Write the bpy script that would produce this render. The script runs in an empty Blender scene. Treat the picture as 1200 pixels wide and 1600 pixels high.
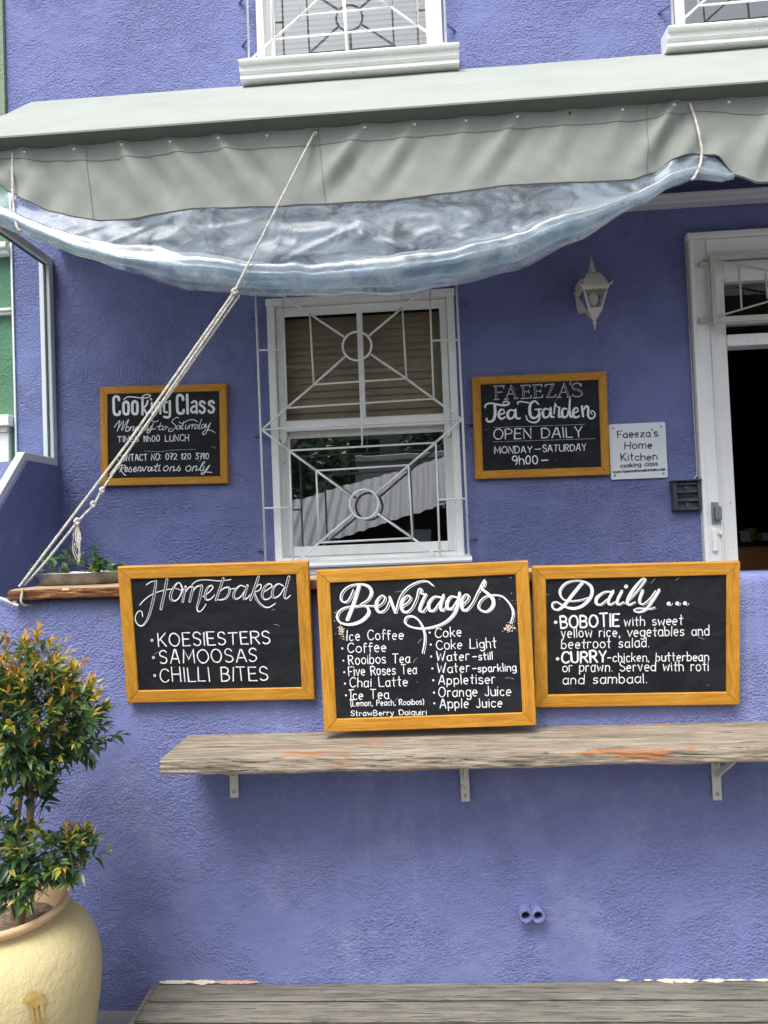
import bpy, bmesh, math, random
from mathutils import Vector, Matrix, noise

# ------------------------------------------------------------------ camera, sky, sun, exposure
scene = bpy.context.scene
COL = scene.collection
RAD = math.radians
CAM = Vector((0.0, -2.75, 1.67))
FPX = 1200.0                      # focal length in pixels of the 1200 x 1600 photograph
YAW, PITCH, ROLL = RAD(-3.4552), RAD(1.7639), RAD(-2.2705)

_f = Vector((math.sin(YAW) * math.cos(PITCH), math.cos(YAW) * math.cos(PITCH), math.sin(PITCH)))
_r0 = Vector((math.cos(YAW), -math.sin(YAW), 0))
_u0 = _r0.cross(_f)
_r = _r0 * math.cos(ROLL) + _u0 * math.sin(ROLL)
_u = _u0 * math.cos(ROLL) - _r0 * math.sin(ROLL)

cam_data = bpy.data.cameras.new('camera')
cam_data.sensor_fit = 'VERTICAL'
cam_data.sensor_height = 36.0
cam_data.lens = 27.0
cam_data.clip_start = 0.05
cam_data.clip_end = 500
cam = bpy.data.objects.new('camera', cam_data)
COL.objects.link(cam)
cam.matrix_world = Matrix(((_r.x, _u.x, -_f.x, CAM.x), (_r.y, _u.y, -_f.y, CAM.y), (_r.z, _u.z, -_f.z, CAM.z), (0, 0, 0, 1)))
scene.camera = cam

SUN_EL, SUN_AZ = RAD(60), RAD(203)      # azimuth clockwise from +Y (into the house): behind the camera, a little to the left
world = bpy.data.worlds.new('World')
scene.world = world
world.use_nodes = True
wn = world.node_tree
for n in list(wn.nodes): wn.nodes.remove(n)
w_out = wn.nodes.new('ShaderNodeOutputWorld')
w_bg = wn.nodes.new('ShaderNodeBackground')
w_sky = wn.nodes.new('ShaderNodeTexSky')
w_sky.sky_type = 'NISHITA'
w_sky.sun_disc = False
w_sky.sun_elevation = SUN_EL
w_sky.sun_rotation = SUN_AZ
w_sky.air_density = 1.0
w_sky.dust_density = 4.0
w_sky.ozone_density = 1.0
w_hs = wn.nodes.new('ShaderNodeHueSaturation')   # thin overcast: the blue is greyed
w_hs.inputs['Saturation'].default_value = 0.30
wn.links.new(w_sky.outputs[0], w_hs.inputs['Color'])
wn.links.new(w_hs.outputs[0], w_bg.inputs['Color'])
w_bg.inputs['Strength'].default_value = 0.142
wn.links.new(w_bg.outputs[0], w_out.inputs['Surface'])

sun_data = bpy.data.lights.new('sun', 'SUN')
sun_data.energy = 1.5
sun_data.angle = RAD(30)
sun_data.color = (1.0, 0.985, 0.96)
sun = bpy.data.objects.new('sun', sun_data)
COL.objects.link(sun)
_sd = Vector((math.sin(SUN_AZ) * math.cos(SUN_EL), math.cos(SUN_AZ) * math.cos(SUN_EL), math.sin(SUN_EL)))
sun.rotation_euler = _sd.to_track_quat('Z', 'Y').to_euler()

scene.view_settings.view_transform = 'Standard'
scene.view_settings.look = 'None'
scene.view_settings.gamma = 1.0
scene.view_settings.exposure = 0.99
scene.cycles.max_bounces = 6
scene.cycles.diffuse_bounces = 3
scene.cycles.glossy_bounces = 3
scene.cycles.transparent_max_bounces = 10

# ------------------------------------------------------------------ helpers: places
YP, YF = 0.0, 1.15                # front face of the terrace wall, front face of the house wall
def ray(px, py):
    return (_f * FPX + _r * (px - 600) - _u * (py - 800)).normalized()
def at(px, py, Y):
    d = ray(px, py)
    return CAM + d * ((Y - CAM.y) / d.y)
def atx(px, py, X):
    d = ray(px, py)
    return CAM + d * ((X - CAM.x) / d.x)
def lerp(a, b, t): return a + (b - a) * t
def interp(pts, x):
    if x <= pts[0][0]: return pts[0][1]
    for (x0, y0), (x1, y1) in zip(pts, pts[1:]):
        if x <= x1:
            t = (x - x0) / (x1 - x0); t = t * t * (3 - 2 * t) * 0.5 + t * 0.5
            return y0 + (y1 - y0) * t
    return pts[-1][1]
def nz(x, y, z=0.0): return noise.noise(Vector((x, y, z)))

# ------------------------------------------------------------------ helpers: meshes
class MB:
    """collects shapes in world coordinates; build() links them as ONE mesh object"""
    def __init__(s): s.v = []; s.f = []
    def add(s, vs, fs):
        o = len(s.v); s.v += [tuple(v) for v in vs]; s.f += [tuple(i + o for i in f) for f in fs]; return s
    def box(s, x0, x1, y0, y1, z0, z1, b=0.0):
        if b <= 0:
            return s.add([(x0,y0,z0),(x1,y0,z0),(x1,y1,z0),(x0,y1,z0),(x0,y0,z1),(x1,y0,z1),(x1,y1,z1),(x0,y1,z1)],
                         [(0,3,2,1),(4,5,6,7),(0,1,5,4),(1,2,6,5),(2,3,7,6),(3,0,4,7)])
        bm = bmesh.new(); bmesh.ops.create_cube(bm, size=1)
        for v in bm.verts: v.co = ((x0+x1)/2 + v.co.x*(x1-x0), (y0+y1)/2 + v.co.y*(y1-y0), (z0+z1)/2 + v.co.z*(z1-z0))
        bmesh.ops.bevel(bm, geom=bm.edges[:], offset=b, segments=1, affect='EDGES')
        return s.bm(bm)
    def bm(s, bm, M=None):
        bm.verts.index_update()
        s.add([(M @ v.co) if M else v.co.copy() for v in bm.verts], [[v.index for v in f.verts] for f in bm.faces]); bm.free(); return s
    def hexa(s, p):            # eight corners, bottom ring then top ring
        return s.add(p, [(0,3,2,1),(4,5,6,7),(0,1,5,4),(1,2,6,5),(2,3,7,6),(3,0,4,7)])
    def prism(s, poly, axis, a0, a1):   # polygon in the two other axes swept along axis
        n = len(poly); vs = []
        for a in (a0, a1):
            for p, q in poly:
                vs.append({'x': (a, p, q), 'y': (p, a, q), 'z': (p, q, a)}[axis])
        return s.add(vs, [tuple(range(n))[::-1], tuple(range(n, 2*n))] + [(i, (i+1) % n, n + (i+1) % n, n + i) for i in range(n)])
    def tube(s, pts, r, sides=8, cap=True, closed=False):
        pts = [Vector(p) for p in pts]; n = len(pts); vs = []; fs = []
        rr = r if isinstance(r, (list, tuple)) else [r] * n
        up = None
        for i, p in enumerate(pts):
            a = pts[(i-1) % n] if (closed or i > 0) else p
            b = pts[(i+1) % n] if (closed or i < n-1) else p
            t = (b - a).normalized()
            if up is None:
                up = t.orthogonal().normalized()
            else:
                up = (up - t * up.dot(t)).normalized()
            w = t.cross(up)
            for k in range(sides):
                c = 2 * math.pi * k / sides
                vs.append(p + (up * math.cos(c) + w * math.sin(c)) * rr[i])
        m = n if closed else n - 1
        for i in range(m):
            j = (i + 1) % n
            for k in range(sides):
                l = (k + 1) % sides
                fs.append((i*sides+k, i*sides+l, j*sides+l, j*sides+k))
        if cap and not closed:
            fs.append(tuple(range(sides))[::-1]); fs.append(tuple((n-1)*sides + k for k in range(sides)))
        return s.add(vs, fs)
    def lathe(s, prof, c, sides=32, jitter=0.0):
        vs = []; fs = []; n = len(prof)
        for i, (r, z) in enumerate(prof):
            for k in range(sides):
                a = 2 * math.pi * k / sides
                q = r * (1 + jitter * nz(math.cos(a)*1.3, math.sin(a)*1.3, z*2.0))
                vs.append((c[0] + q*math.cos(a), c[1] + q*math.sin(a), c[2] + z))
        for i in range(n - 1):
            for k in range(sides):
                l = (k + 1) % sides
                fs.append((i*sides+k, i*sides+l, (i+1)*sides+l, (i+1)*sides+k))
        return s.add(vs, fs)
    def grid(s, rows):
        n = len(rows); m = len(rows[0]); vs = [p for r in rows for p in r]
        return s.add(vs, [(i*m+j, i*m+j+1, (i+1)*m+j+1, (i+1)*m+j) for i in range(n-1) for j in range(m-1)])
    def build(s, name, mat, parent=None, smooth=False, loc=None, fix=True):
        o = (parent_loc(parent) if parent else Vector(loc or (0, 0, 0)))
        me = bpy.data.meshes.new(name)
        me.from_pydata([(v[0]-o.x, v[1]-o.y, v[2]-o.z) for v in s.v], [], s.f)
        if fix:
            bm = bmesh.new(); bm.from_mesh(me); bmesh.ops.recalc_face_normals(bm, faces=bm.faces[:]); bm.to_mesh(me); bm.free()
        me.materials.append(M[mat] if isinstance(mat, str) else mat)
        if smooth:
            for p in me.polygons: p.use_smooth = True
        ob = bpy.data.objects.new(name, me); COL.objects.link(ob)
        if parent: ob.parent = parent
        elif loc is not None: ob.location = o
        return ob
def parent_loc(p):
    v = Vector((0, 0, 0))
    while p: v = v + p.location; p = p.parent
    return v
def tag(o, label=None, cat=None, group=None, kind=None):
    if label: o['label'] = label
    if cat: o['category'] = cat
    if group: o['group'] = group
    if kind: o['kind'] = kind
    return o
def empty(name, loc, label, cat, group=None):
    o = bpy.data.objects.new(name, None); COL.objects.link(o); o.location = loc; o.empty_display_size = 0.05
    return tag(o, label, cat, group)
def copy_tree(o, parent=None):
    c = o.copy(); COL.objects.link(c); c.parent = parent
    for ch in list(o.children): copy_tree(ch, c)
    return c

# ------------------------------------------------------------------ helpers: materials
M = {}
class NT:
    def __init__(s, name):
        s.m = bpy.data.materials.new(name); s.m.use_nodes = True; s.t = s.m.node_tree
        for n in list(s.t.nodes): s.t.nodes.remove(n)
        s.out = s.t.nodes.new('ShaderNodeOutputMaterial')
        s.co = s.t.nodes.new('ShaderNodeTexCoord').outputs['Object']
        M[name] = s.m
    def link(s, a, b): s.t.links.new(a, b)
    def n(s, kind, **kw):
        nd = s.t.nodes.new('ShaderNode' + kind)
        for k, v in kw.items():
            if k in nd.inputs.keys():
                if hasattr(v, 'is_linked'): s.link(v, nd.inputs[k])
                else: nd.inputs[k].default_value = v
            else: setattr(nd, k, v)
        return nd
    def mapped(s, scale=(1,1,1), loc=(0,0,0), rot=(0,0,0)):
        m = s.n('Mapping'); s.link(s.co, m.inputs['Vector'])
        m.inputs['Scale'].default_value = scale; m.inputs['Location'].default_value = loc; m.inputs['Rotation'].default_value = rot
        return m.outputs[0]
    def noise(s, scale, detail=3, rough=0.5, vec=None, dist=0.0):
        nd = s.n('TexNoise'); s.link(vec if vec is not None else s.co, nd.inputs['Vector'])
        nd.inputs['Scale'].default_value = scale; nd.inputs['Detail'].default_value = detail
        nd.inputs['Roughness'].default_value = rough; nd.inputs['Distortion'].default_value = dist
        return nd.outputs[0]
    def ramp(s, fac, stops, ease='LINEAR'):
        nd = s.n('ValToRGB'); s.link(fac, nd.inputs[0]); cr = nd.color_ramp; cr.interpolation = ease
        while len(cr.elements) < len(stops): cr.elements.new(0.5)
        for e, (p, c) in zip(cr.elements, stops):
            e.position = p
            e.color = (c, c, c, 1) if isinstance(c, (int, float)) else (c[0], c[1], c[2], 1)
        return nd.outputs[0]
    def mix(s, fac, a, b, mode='MIX'):
        nd = s.n('MixRGB', blend_type=mode)
        for i, v in ((0, fac), (1, a), (2, b)):
            if hasattr(v, 'is_linked'): s.link(v, nd.inputs[i])
            elif i == 0: nd.inputs[0].default_value = v
            else: nd.inputs[i].default_value = (v[0], v[1], v[2], 1)
        return nd.outputs[0]
    def math(s, op, a, b=0.0):
        nd = s.n('Math', operation=op)
        for i, v in ((0, a), (1, b)):
            if hasattr(v, 'is_linked'): s.link(v, nd.inputs[i])
            else: nd.inputs[i].default_value = v
        return nd.outputs[0]
    def bump(s, h, dist, strength=1.0, normal=None):
        nd = s.n('Bump'); s.link(h, nd.inputs['Height']); nd.inputs['Distance'].default_value = dist
        if hasattr(strength, 'is_linked'): s.link(strength, nd.inputs['Strength'])
        else: nd.inputs['Strength'].default_value = strength
        if normal is not None: s.link(normal, nd.inputs['Normal'])
        return nd.outputs[0]
    def bsdf(s, color, rough=0.7, normal=None, spec=0.3, metal=0.0, sheen=0.0, trans=None):
        p = s.n('BsdfPrincipled')
        for k, v in (('Base Color', color), ('Roughness', rough), ('Specular IOR Level', spec), ('Metallic', metal), ('Sheen Weight', sheen)):
            if hasattr(v, 'is_linked'): s.link(v, p.inputs[k])
            elif k == 'Base Color': p.inputs[k].default_value = (v[0], v[1], v[2], 1)
            else: p.inputs[k].default_value = v
        if normal is not None: s.link(normal, p.inputs['Normal'])
        return p.outputs[0]
    def done(s, sh): s.link(sh, s.out.inputs['Surface']); return s.m

def stucco(name, col, scale=85, dist=0.007, smear=0.25, fade=(0.42, 0.43, 0.58), worn=0.30, lo=0.38):
    t = NT(name)
    big = t.noise(0.9, 3, 0.62); mid = t.noise(6, 2, 0.6)
    a = t.noise(scale, 2.0, 0.58, t.mapped((1, 1, 1.15)), 0.2)
    b = t.noise(scale * 0.38, 1.5, 0.55)
    rid = t.ramp(a, [(0.30, 0.0), (0.66, 1.0)])
    h = t.math('ADD', t.math('MULTIPLY', rid, 0.8), t.math('MULTIPLY', b, 1.0))
    rough_mask = t.ramp(t.noise(1.9, 4, 0.68), [(lo, smear), (lo + 0.20, 1.0)])
    n1 = t.bump(t.math('MULTIPLY', h, rough_mask), dist, 0.85)
    n2 = t.bump(mid, 0.03, 0.16, n1)
    dark = tuple(c * 0.84 for c in col); lite = tuple(min(1, c * 1.09 + 0.008) for c in col)
    c1 = t.mix(t.ramp(big, [(0.32, 0), (0.68, 1)]), dark, lite)
    c2 = t.mix(t.ramp(mid, [(0.35, 0.0), (0.75, 0.35)]), c1, col)
    streak = t.noise(1.0, 5, 0.7, t.mapped((10, 10, 0.9)))                    # old water runs
    c3 = t.mix(t.math('MULTIPLY', t.ramp(streak, [(0.54, 0.0), (0.78, worn)]), t.ramp(t.noise(1.3, 3), [(0.45, 0.0), (0.62, 1.0)])), c2, fade)
    c4 = t.mix(t.ramp(t.noise(26, 6, 0.75), [(0.64, 0.0), (0.74, worn)]), c3, fade)                     # scuffs
    rub = t.math('MULTIPLY', t.ramp(t.noise(2.6, 7, 0.75, t.mapped((1, 1, 1), (4, 2, 9))), [(0.52, 0.0), (0.66, worn)]), t.ramp(t.noise(48, 4, 0.7), [(0.35, 0.2), (0.65, 1.0)]))
    c4 = t.mix(rub, c4, fade)                                                                             # rubbed, faded patches
    c4 = t.mix(t.ramp(t.noise(4.1, 6, 0.7, t.mapped((1, 1, 1), (7, 5, 2))), [(0.58, 0.0), (0.70, 0.28)]), c4, tuple(c * 0.74 for c in col))   # damp, darker patches
    c5 = t.mix(t.math('MULTIPLY', t.ramp(rid, [(0.0, 0.20), (0.45, 0.0)]), rough_mask), c4, tuple(c*0.66 for c in col))   # darker in the pits of the relief
    t.done(t.bsdf(c5, 0.78, n2, 0.2))
def paint(name, col, rough=0.5, grime=0.25, chip=0.0, bump=0.0008, spec=0.4):
    t = NT(name)
    g = t.ramp(t.noise(6, 5, 0.65), [(0.42, 0.0), (0.75, grime)])
    c = t.mix(g, col, tuple(x * 0.62 for x in col))
    vz = t.mapped((14, 14, 1.3)); c = t.mix(t.ramp(t.noise(1.0, 4, 0.6, vz), [(0.5, 0.0), (0.8, grime * 0.9)]), c, (0.42, 0.40, 0.34))
    k = t.noise(38, 5, 0.75)
    if chip: c = t.mix(t.ramp(k, [(0.70 - chip, 0.0), (0.715 - chip, 1.0)]), c, (0.20, 0.17, 0.13))
    n = t.bump(t.noise(55, 4, 0.6), bump, 0.8)
    t.done(t.bsdf(c, rough, n, spec))
def wood(name, a, b, c, axis=(1.5, 40, 40), knots=0.15, rough=0.55, bump=0.0008):
    t = NT(name)
    v = t.mapped(axis); g = t.noise(1.6, 6, 0.62, v, 0.5); fine = t.noise(5.5, 4, 0.7, v)
    col = t.ramp(g, [(0.25, a), (0.5, b), (0.78, c)])
    col = t.mix(t.ramp(fine, [(0.42, 0.40), (0.60, 0.0)]), col, tuple(x * 0.55 for x in a))
    col = t.mix(t.ramp(t.noise(4, 4, 0.6), [(0.5, 0), (0.85, knots)]), col, tuple(x * 0.5 for x in a))
    col = t.mix(t.ramp(t.noise(9, 5, 0.7), [(0.66, 0), (0.80, 0.30)]), col, (0.70, 0.55, 0.34))
    t.done(t.bsdf(col, rough, t.bump(fine, bump, 0.6), 0.3))

PURPLE = (0.176, 0.203, 0.420)
stucco('plaster', PURPLE, 84, 0.0115, worn=0.20)
stucco('plaster_low', PURPLE, 115, 0.0080, 0.12, worn=0.30, lo=0.40)
stucco('plaster_fine', PURPLE, 100, 0.008)
stucco('plaster_green', (0.10, 0.225, 0.135), 60, 0.004, fade=(0.3, 0.42, 0.3))
stucco('plaster_sage', (0.20, 0.275, 0.195), 60, 0.003, fade=(0.34, 0.40, 0.33))
stucco('plaster_white', (0.70, 0.70, 0.67), 40, 0.003, fade=(0.6, 0.6, 0.55))
stucco('plaster_brick', (0.33, 0.10, 0.07), 40, 0.003, fade=(0.4, 0.2, 0.15))
paint('white_paint', (0.88, 0.89, 0.87), 0.45, 0.18, 0.035)
paint('white_iron', (0.86, 0.87, 0.85), 0.4, 0.15, 0.03)
paint('aluminium_white', (0.66, 0.69, 0.74), 0.3, 0.10)
paint('dirty_cream', (0.60, 0.58, 0.51), 0.45, 0.5, 0.02)
paint('bracket_paint', (0.62, 0.62, 0.58), 0.5, 0.45, 0.06)
paint('purple_iron', tuple(c * 0.8 for c in PURPLE), 0.5, 0.2)
paint('intercom_plastic', (0.045, 0.055, 0.068), 0.42, 0.2)
paint('intercom_dark', (0.012, 0.013, 0.016), 0.5, 0.1)
paint('sign_white', (0.72, 0.76, 0.79), 0.35, 0.10)
paint('door_dark', (0.018, 0.016, 0.014), 0.7, 0.1)
paint('room_dark', (0.05, 0.046, 0.04), 0.85, 0.1)
paint('desk_brown', (0.62, 0.28, 0.12), 0.4, 0.2)
paint('grey_card', (0.45, 0.48, 0.52), 0.6, 0.1)
paint('green_plastic', (0.28, 0.42, 0.05), 0.5, 0.1)
paint('blind_brown', (0.46, 0.36, 0.26), 0.65, 0.15)
paint('blind_white', (0.36, 0.38, 0.37), 0.6, 0.12)
paint('terracotta', (0.60, 0.41, 0.23), 0.8, 0.3)
paint('asphalt', (0.05, 0.05, 0.052), 0.9, 0.3, 0, 0.004)
paint('pavement_grey', (0.22, 0.21, 0.20), 0.85, 0.4, 0, 0.003)
paint('stoep_red', (0.16, 0.07, 0.055), 0.6, 0.3)
paint('roof_sheet', (0.27, 0.29, 0.31), 0.45, 0.3)
paint('black_ink', (0.010, 0.011, 0.014), 0.6, 0.0)
paint('bulb_white', (0.75, 0.75, 0.72), 0.4, 0.0)
paint('mortar', (0.62, 0.56, 0.43), 0.9, 0.3, 0, 0.003)
paint('mortar_pink', (0.48, 0.30, 0.20), 0.9, 0.4, 0, 0.003)
paint('gap_shade', (0.020, 0.018, 0.015), 0.95, 0.2)
paint('cable', (0.55, 0.56, 0.56), 0.5, 0.2)
wood('oak', (0.40, 0.165, 0.016), (0.56, 0.265, 0.028), (0.62, 0.315, 0.040), (38, 38, 2.2))
wood('oak_rail', (0.40, 0.165, 0.016), (0.56, 0.265, 0.028), (0.62, 0.315, 0.040), (2.2, 38, 38))
wood('bark_edge', (0.06, 0.022, 0.008), (0.20, 0.075, 0.025), (0.46, 0.27, 0.12), (9, 50, 45), 0.5, 0.8, 0.006)
wood('counter_top', (0.36, 0.24, 0.14), (0.50, 0.37, 0.23), (0.60, 0.47, 0.32), (1.5, 30, 30), 0.2)
t = NT('metal'); t.done(t.bsdf(t.ramp(t.noise(20, 4), [(0.3, 0.16), (0.8, 0.34)]), 0.38, t.bump(t.noise(60), 0.0005), 0.5, 1.0))
t = NT('steel_dull'); t.done(t.bsdf((0.32, 0.36, 0.36), 0.45, None, 0.5, 0.9))
t = NT('snap_metal'); t.done(t.bsdf((0.75, 0.75, 0.72), 0.25, None, 0.5, 0.8))
t = NT('rust'); t.done(t.bsdf((0.16, 0.055, 0.015), 0.8))
# driftwood grey planks with leftovers of orange varnish
def driftwood(name, orange, base, axis=(2.2, 34, 34), dark=0.035, vary=0.3):
    t = NT(name)
    v = t.mapped(axis); g = t.noise(1.4, 5, 0.66, v, 0.9); f = t.noise(3.4, 4, 0.75, t.mapped((1.6, axis[1]*1.2, axis[2]*1.2)), 0.5)
    col = t.ramp(g, [(0.24, tuple(x * 0.28 for x in base)), (0.46, base), (0.76, tuple(min(1, x * 1.6) for x in base))])
    col = t.mix(t.ramp(f, [(0.38, 0.95), (0.47, 0.0)]), col, (dark, dark, dark * 0.95))
    blot = t.noise(3.0, 4, 0.65, t.mapped((1.2, 4, 4), (2, 8, 1)))
    col = t.mix(t.ramp(blot, [(0.50, 0.0), (0.70, 0.55)]), col, tuple(x * 0.42 for x in base))
    k = t.noise(1.0, 4, 0.7, t.mapped((2.2, 9, 14)), 0.4)
    col = t.mix(t.ramp(k, [(0.57, 0.0), (0.64, orange)]), col, (0.46, 0.15, 0.028))
    k2 = t.noise(1.5, 4, 0.7, t.mapped((2.0, 8, 9), (3, 1, 5)), 0.4)
    col = t.mix(t.ramp(k2, [(0.57, 0.0), (0.70, orange * 0.5)]), col, (0.32, 0.14, 0.08))
    oi = t.n('ObjectInfo')
    col = t.mix(t.math('MULTIPLY', oi.outputs['Random'], vary), col, tuple(x * 0.45 for x in base))
    t.done(t.bsdf(col, 0.85, t.bump(t.math('ADD', f, g), 0.007, 0.9), 0.15))
driftwood('driftwood', 0.85, (0.335, 0.285, 0.220))
driftwood('deck_wood', 0.0, (0.27, 0.25, 0.205), (2.0, 40, 40), 0.035, 0.45)
# chalkboard
t = NT('chalkboard')
sm = t.noise(4.5, 5, 0.72, t.mapped((1, 1, 1.6)), 1.6); sm2 = t.noise(1.2, 3, 0.5, t.mapped((1, 1, 5)))
c = t.mix(t.ramp(sm, [(0.42, 0.0), (0.80, 0.55)]), (0.0095, 0.011, 0.014), (0.045, 0.049, 0.055))
c = t.mix(t.ramp(sm2, [(0.5, 0.0), (0.8, 0.35)]), c, (0.026, 0.029, 0.034))
c = t.mix(t.ramp(t.noise(170, 3, 0.6), [(0.72, 0.0), (0.78, 0.45)]), c, (0.30, 0.30, 0.30))
t.done(t.bsdf(c, 0.6, None, 0.18))
t = NT('chalk'); k = t.noise(60, 5, 0.8)
t.done(t.bsdf(t.mix(t.ramp(k, [(0.30, 1.0), (0.46, 0.0)]), (0.80, 0.82, 0.84), (0.42, 0.44, 0.47)), 0.9, None, 0.1))
t = NT('chalk_thin'); k = t.noise(45, 4, 0.8)
t.done(t.bsdf(t.mix(t.ramp(k, [(0.35, 1.0), (0.55, 0.0)]), (0.62, 0.64, 0.66), (0.25, 0.26, 0.28)), 0.9, None, 0.1))
t = NT('scuff'); t.done(t.bsdf(t.ramp(t.noise(120, 3), [(0.4, (0.70, 0.52, 0.38)), (0.6, (0.75, 0.70, 0.62))]), 0.9))
# awning canvas: a little light passes through the weave
def canvas(name, col):
    t = NT(name)
    weave = t.noise(420, 1, 0.5); wz = t.noise(1.0, 2, 0.5, t.mapped((260, 260, 14))); big = t.noise(2.5, 4, 0.6)
    c = t.mix(t.ramp(big, [(0.35, 0.0), (0.70, 0.8)]), col, tuple(x * 0.84 for x in col))
    c = t.mix(t.ramp(t.noise(1.0, 5, 0.7, t.mapped((3, 3, 1.2))), [(0.56, 0.0), (0.70, 0.30)]), c, tuple(x * 0.72 for x in col))
    c = t.mix(t.ramp(wz, [(0.4, 0.12), (0.6, 0.0)]), c, tuple(x * 0.7 for x in col))
    c = t.mix(t.ramp(t.noise(11, 6, 0.75), [(0.68, 0.0), (0.80, 0.25)]), c, tuple(x * 0.75 for x in col))
    n = t.bump(weave, 0.0006, 0.5)
    a = t.bsdf(c, 0.8, n, 0.2, 0, 0.15)
    tr = t.n('BsdfTranslucent'); t.link(c, tr.inputs['Color'])
    mx = t.n('MixShader'); mx.inputs[0].default_value = 0.05; t.link(a, mx.inputs[1]); t.link(tr.outputs[0], mx.inputs[2])
    t.done(mx.outputs[0])
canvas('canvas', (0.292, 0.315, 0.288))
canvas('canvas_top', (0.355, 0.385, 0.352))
canvas('rail_fabric_shaded', (0.15, 0.168, 0.148))
# glass and clear PVC
def glass(name, refl, tint=(1, 1, 1), rough=0.0, wav=0.0):
    t = NT(name)
    tr = t.n('BsdfTransparent'); tr.inputs[0].default_value = (*tint, 1)
    gl = t.n('BsdfGlossy'); gl.inputs['Roughness'].default_value = rough; gl.inputs['Color'].default_value = (0.95, 0.97, 1.0, 1)
    lw = t.n('LayerWeight'); lw.inputs[0].default_value = 0.25
    fac = t.math('MINIMUM', t.math('ADD', lw.outputs['Fresnel'], refl), 1.0)
    if wav:
        n = t.bump(t.noise(3.0, 2), wav, 0.6); t.link(n, gl.inputs['Normal'])
    mx = t.n('MixShader'); t.link(fac, mx.inputs[0]); t.link(tr.outputs[0], mx.inputs[1]); t.link(gl.outputs[0], mx.inputs[2])
    t.done(mx.outputs[0])
glass('window_glass', 0.20, (0.86, 0.90, 0.88), 0.0, 0.0008)
glass('shaded_glass', 0.0, (0.92, 0.93, 0.90), 0.0, 0.0008)
glass('screen_glass', 0.02, (0.90, 0.95, 0.92))
glass('lamp_glass', 0.03, (0.78, 0.84, 0.80), 0.15)
def pvc(name, milky, refl, rough, body, tint=(0.80, 0.88, 0.93)):
    t = NT(name)
    tr = t.n('BsdfTransparent'); tr.inputs[0].default_value = (*tint, 1)
    df = t.n('BsdfDiffuse'); df.inputs[0].default_value = (*body, 1)
    tl = t.n('BsdfTranslucent'); tl.inputs[0].default_value = (*body, 1)
    dm = t.n('MixShader'); dm.inputs[0].default_value = 0.40; t.link(df.outputs[0], dm.inputs[1]); t.link(tl.outputs[0], dm.inputs[2])
    haze = t.noise(5, 6, 0.7, t.mapped((1, 1, 1.8)), 1.0); dust = t.noise(45, 5, 0.75)
    mk = t.math('ADD', t.ramp(haze, [(0.38, milky * 0.30), (0.62, min(1, milky * 1.7))]), t.ramp(dust, [(0.60, 0.0), (0.74, 0.22)]))
    b = t.n('MixShader'); t.link(mk, b.inputs[0]); t.link(tr.outputs[0], b.inputs[1]); t.link(dm.outputs[0], b.inputs[2])
    gl = t.n('BsdfGlossy'); gl.inputs['Roughness'].default_value = rough; gl.inputs['Color'].default_value = (0.93, 0.97, 1, 1)
    lw = t.n('LayerWeight'); lw.inputs[0].default_value = 0.22
    fac = t.math('MINIMUM', t.math('ADD', t.math('MULTIPLY', lw.outputs['Fresnel'], 0.45), refl), 0.45)
    mx = t.n('MixShader'); t.link(fac, mx.inputs[0]); t.link(b.outputs[0], mx.inputs[1]); t.link(gl.outputs[0], mx.inputs[2])
    t.done(mx.outputs[0])
pvc('clear_plastic', 0.34, 0.014, 0.20, (0.50, 0.60, 0.69))
pvc('rolled_plastic', 0.33, 0.012, 0.22, (0.50, 0.56, 0.58), (0.84, 0.88, 0.91))
t = NT('rope'); t.done(t.bsdf(t.ramp(t.noise(80, 4, 0.7), [(0.3, (0.36, 0.34, 0.30)), (0.6, (0.66, 0.64, 0.59))]), 0.9, t.bump(t.noise(350), 0.001), 0.1))
t = NT('thread'); t.done(t.bsdf((0.15, 0.155, 0.14), 0.9))
t = NT('pot_glaze')
c = t.mix(t.ramp(t.noise(3, 5, 0.6), [(0.35, 0.0), (0.75, 0.5)]), (0.535, 0.455, 0.245), (0.47, 0.385, 0.19))
c = t.mix(t.ramp(t.noise(30, 5, 0.75), [(0.66, 0), (0.76, 0.35)]), c, (0.45, 0.33, 0.15))
t.done(t.bsdf(c, 0.75, t.bump(t.noise(22, 5, 0.72), 0.012, 0.6), 0.2))
t = NT('pot_stain'); t.done(t.bsdf(t.ramp(t.noise(30, 4), [(0.35, (0.38, 0.25, 0.06)), (0.65, (0.47, 0.34, 0.11))]), 0.7))
t = NT('soil'); t.done(t.bsdf(t.ramp(t.noise(60, 5, 0.8), [(0.3, (0.05, 0.035, 0.02)), (0.55, (0.22, 0.16, 0.11)), (0.75, (0.5, 0.46, 0.4))]), 0.95, t.bump(t.noise(70, 4), 0.01)))
t = NT('bark'); t.done(t.bsdf(t.ramp(t.noise(12, 5, 0.7, t.mapped((6, 6, 1))), [(0.3, (0.10, 0.07, 0.045)), (0.7, (0.34, 0.26, 0.18))]), 0.9, t.bump(t.noise(40, 4), 0.004)))
def leafmat(name, col, alt, rough=0.32):
    t = NT(name)
    oi = t.n('ObjectInfo')
    c = t.mix(t.noise(14, 2), col, alt)
    c = t.mix(t.math('MULTIPLY', oi.outputs['Random'], 0.6), c, tuple(x * 1.35 for x in alt))
    a = t.bsdf(c, rough, None, 0.45)
    tl = t.n('BsdfTranslucent'); t.link(c, tl.inputs['Color'])
    mx = t.n('MixShader'); mx.inputs[0].default_value = 0.22; t.link(a, mx.inputs[1]); t.link(tl.outputs[0], mx.inputs[2])
    t.done(mx.outputs[0])
leafmat('leaf_dark', (0.030, 0.078, 0.034), (0.050, 0.105, 0.040))
leafmat('leaf_mid', (0.075, 0.150, 0.034), (0.120, 0.185, 0.040))
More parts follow.
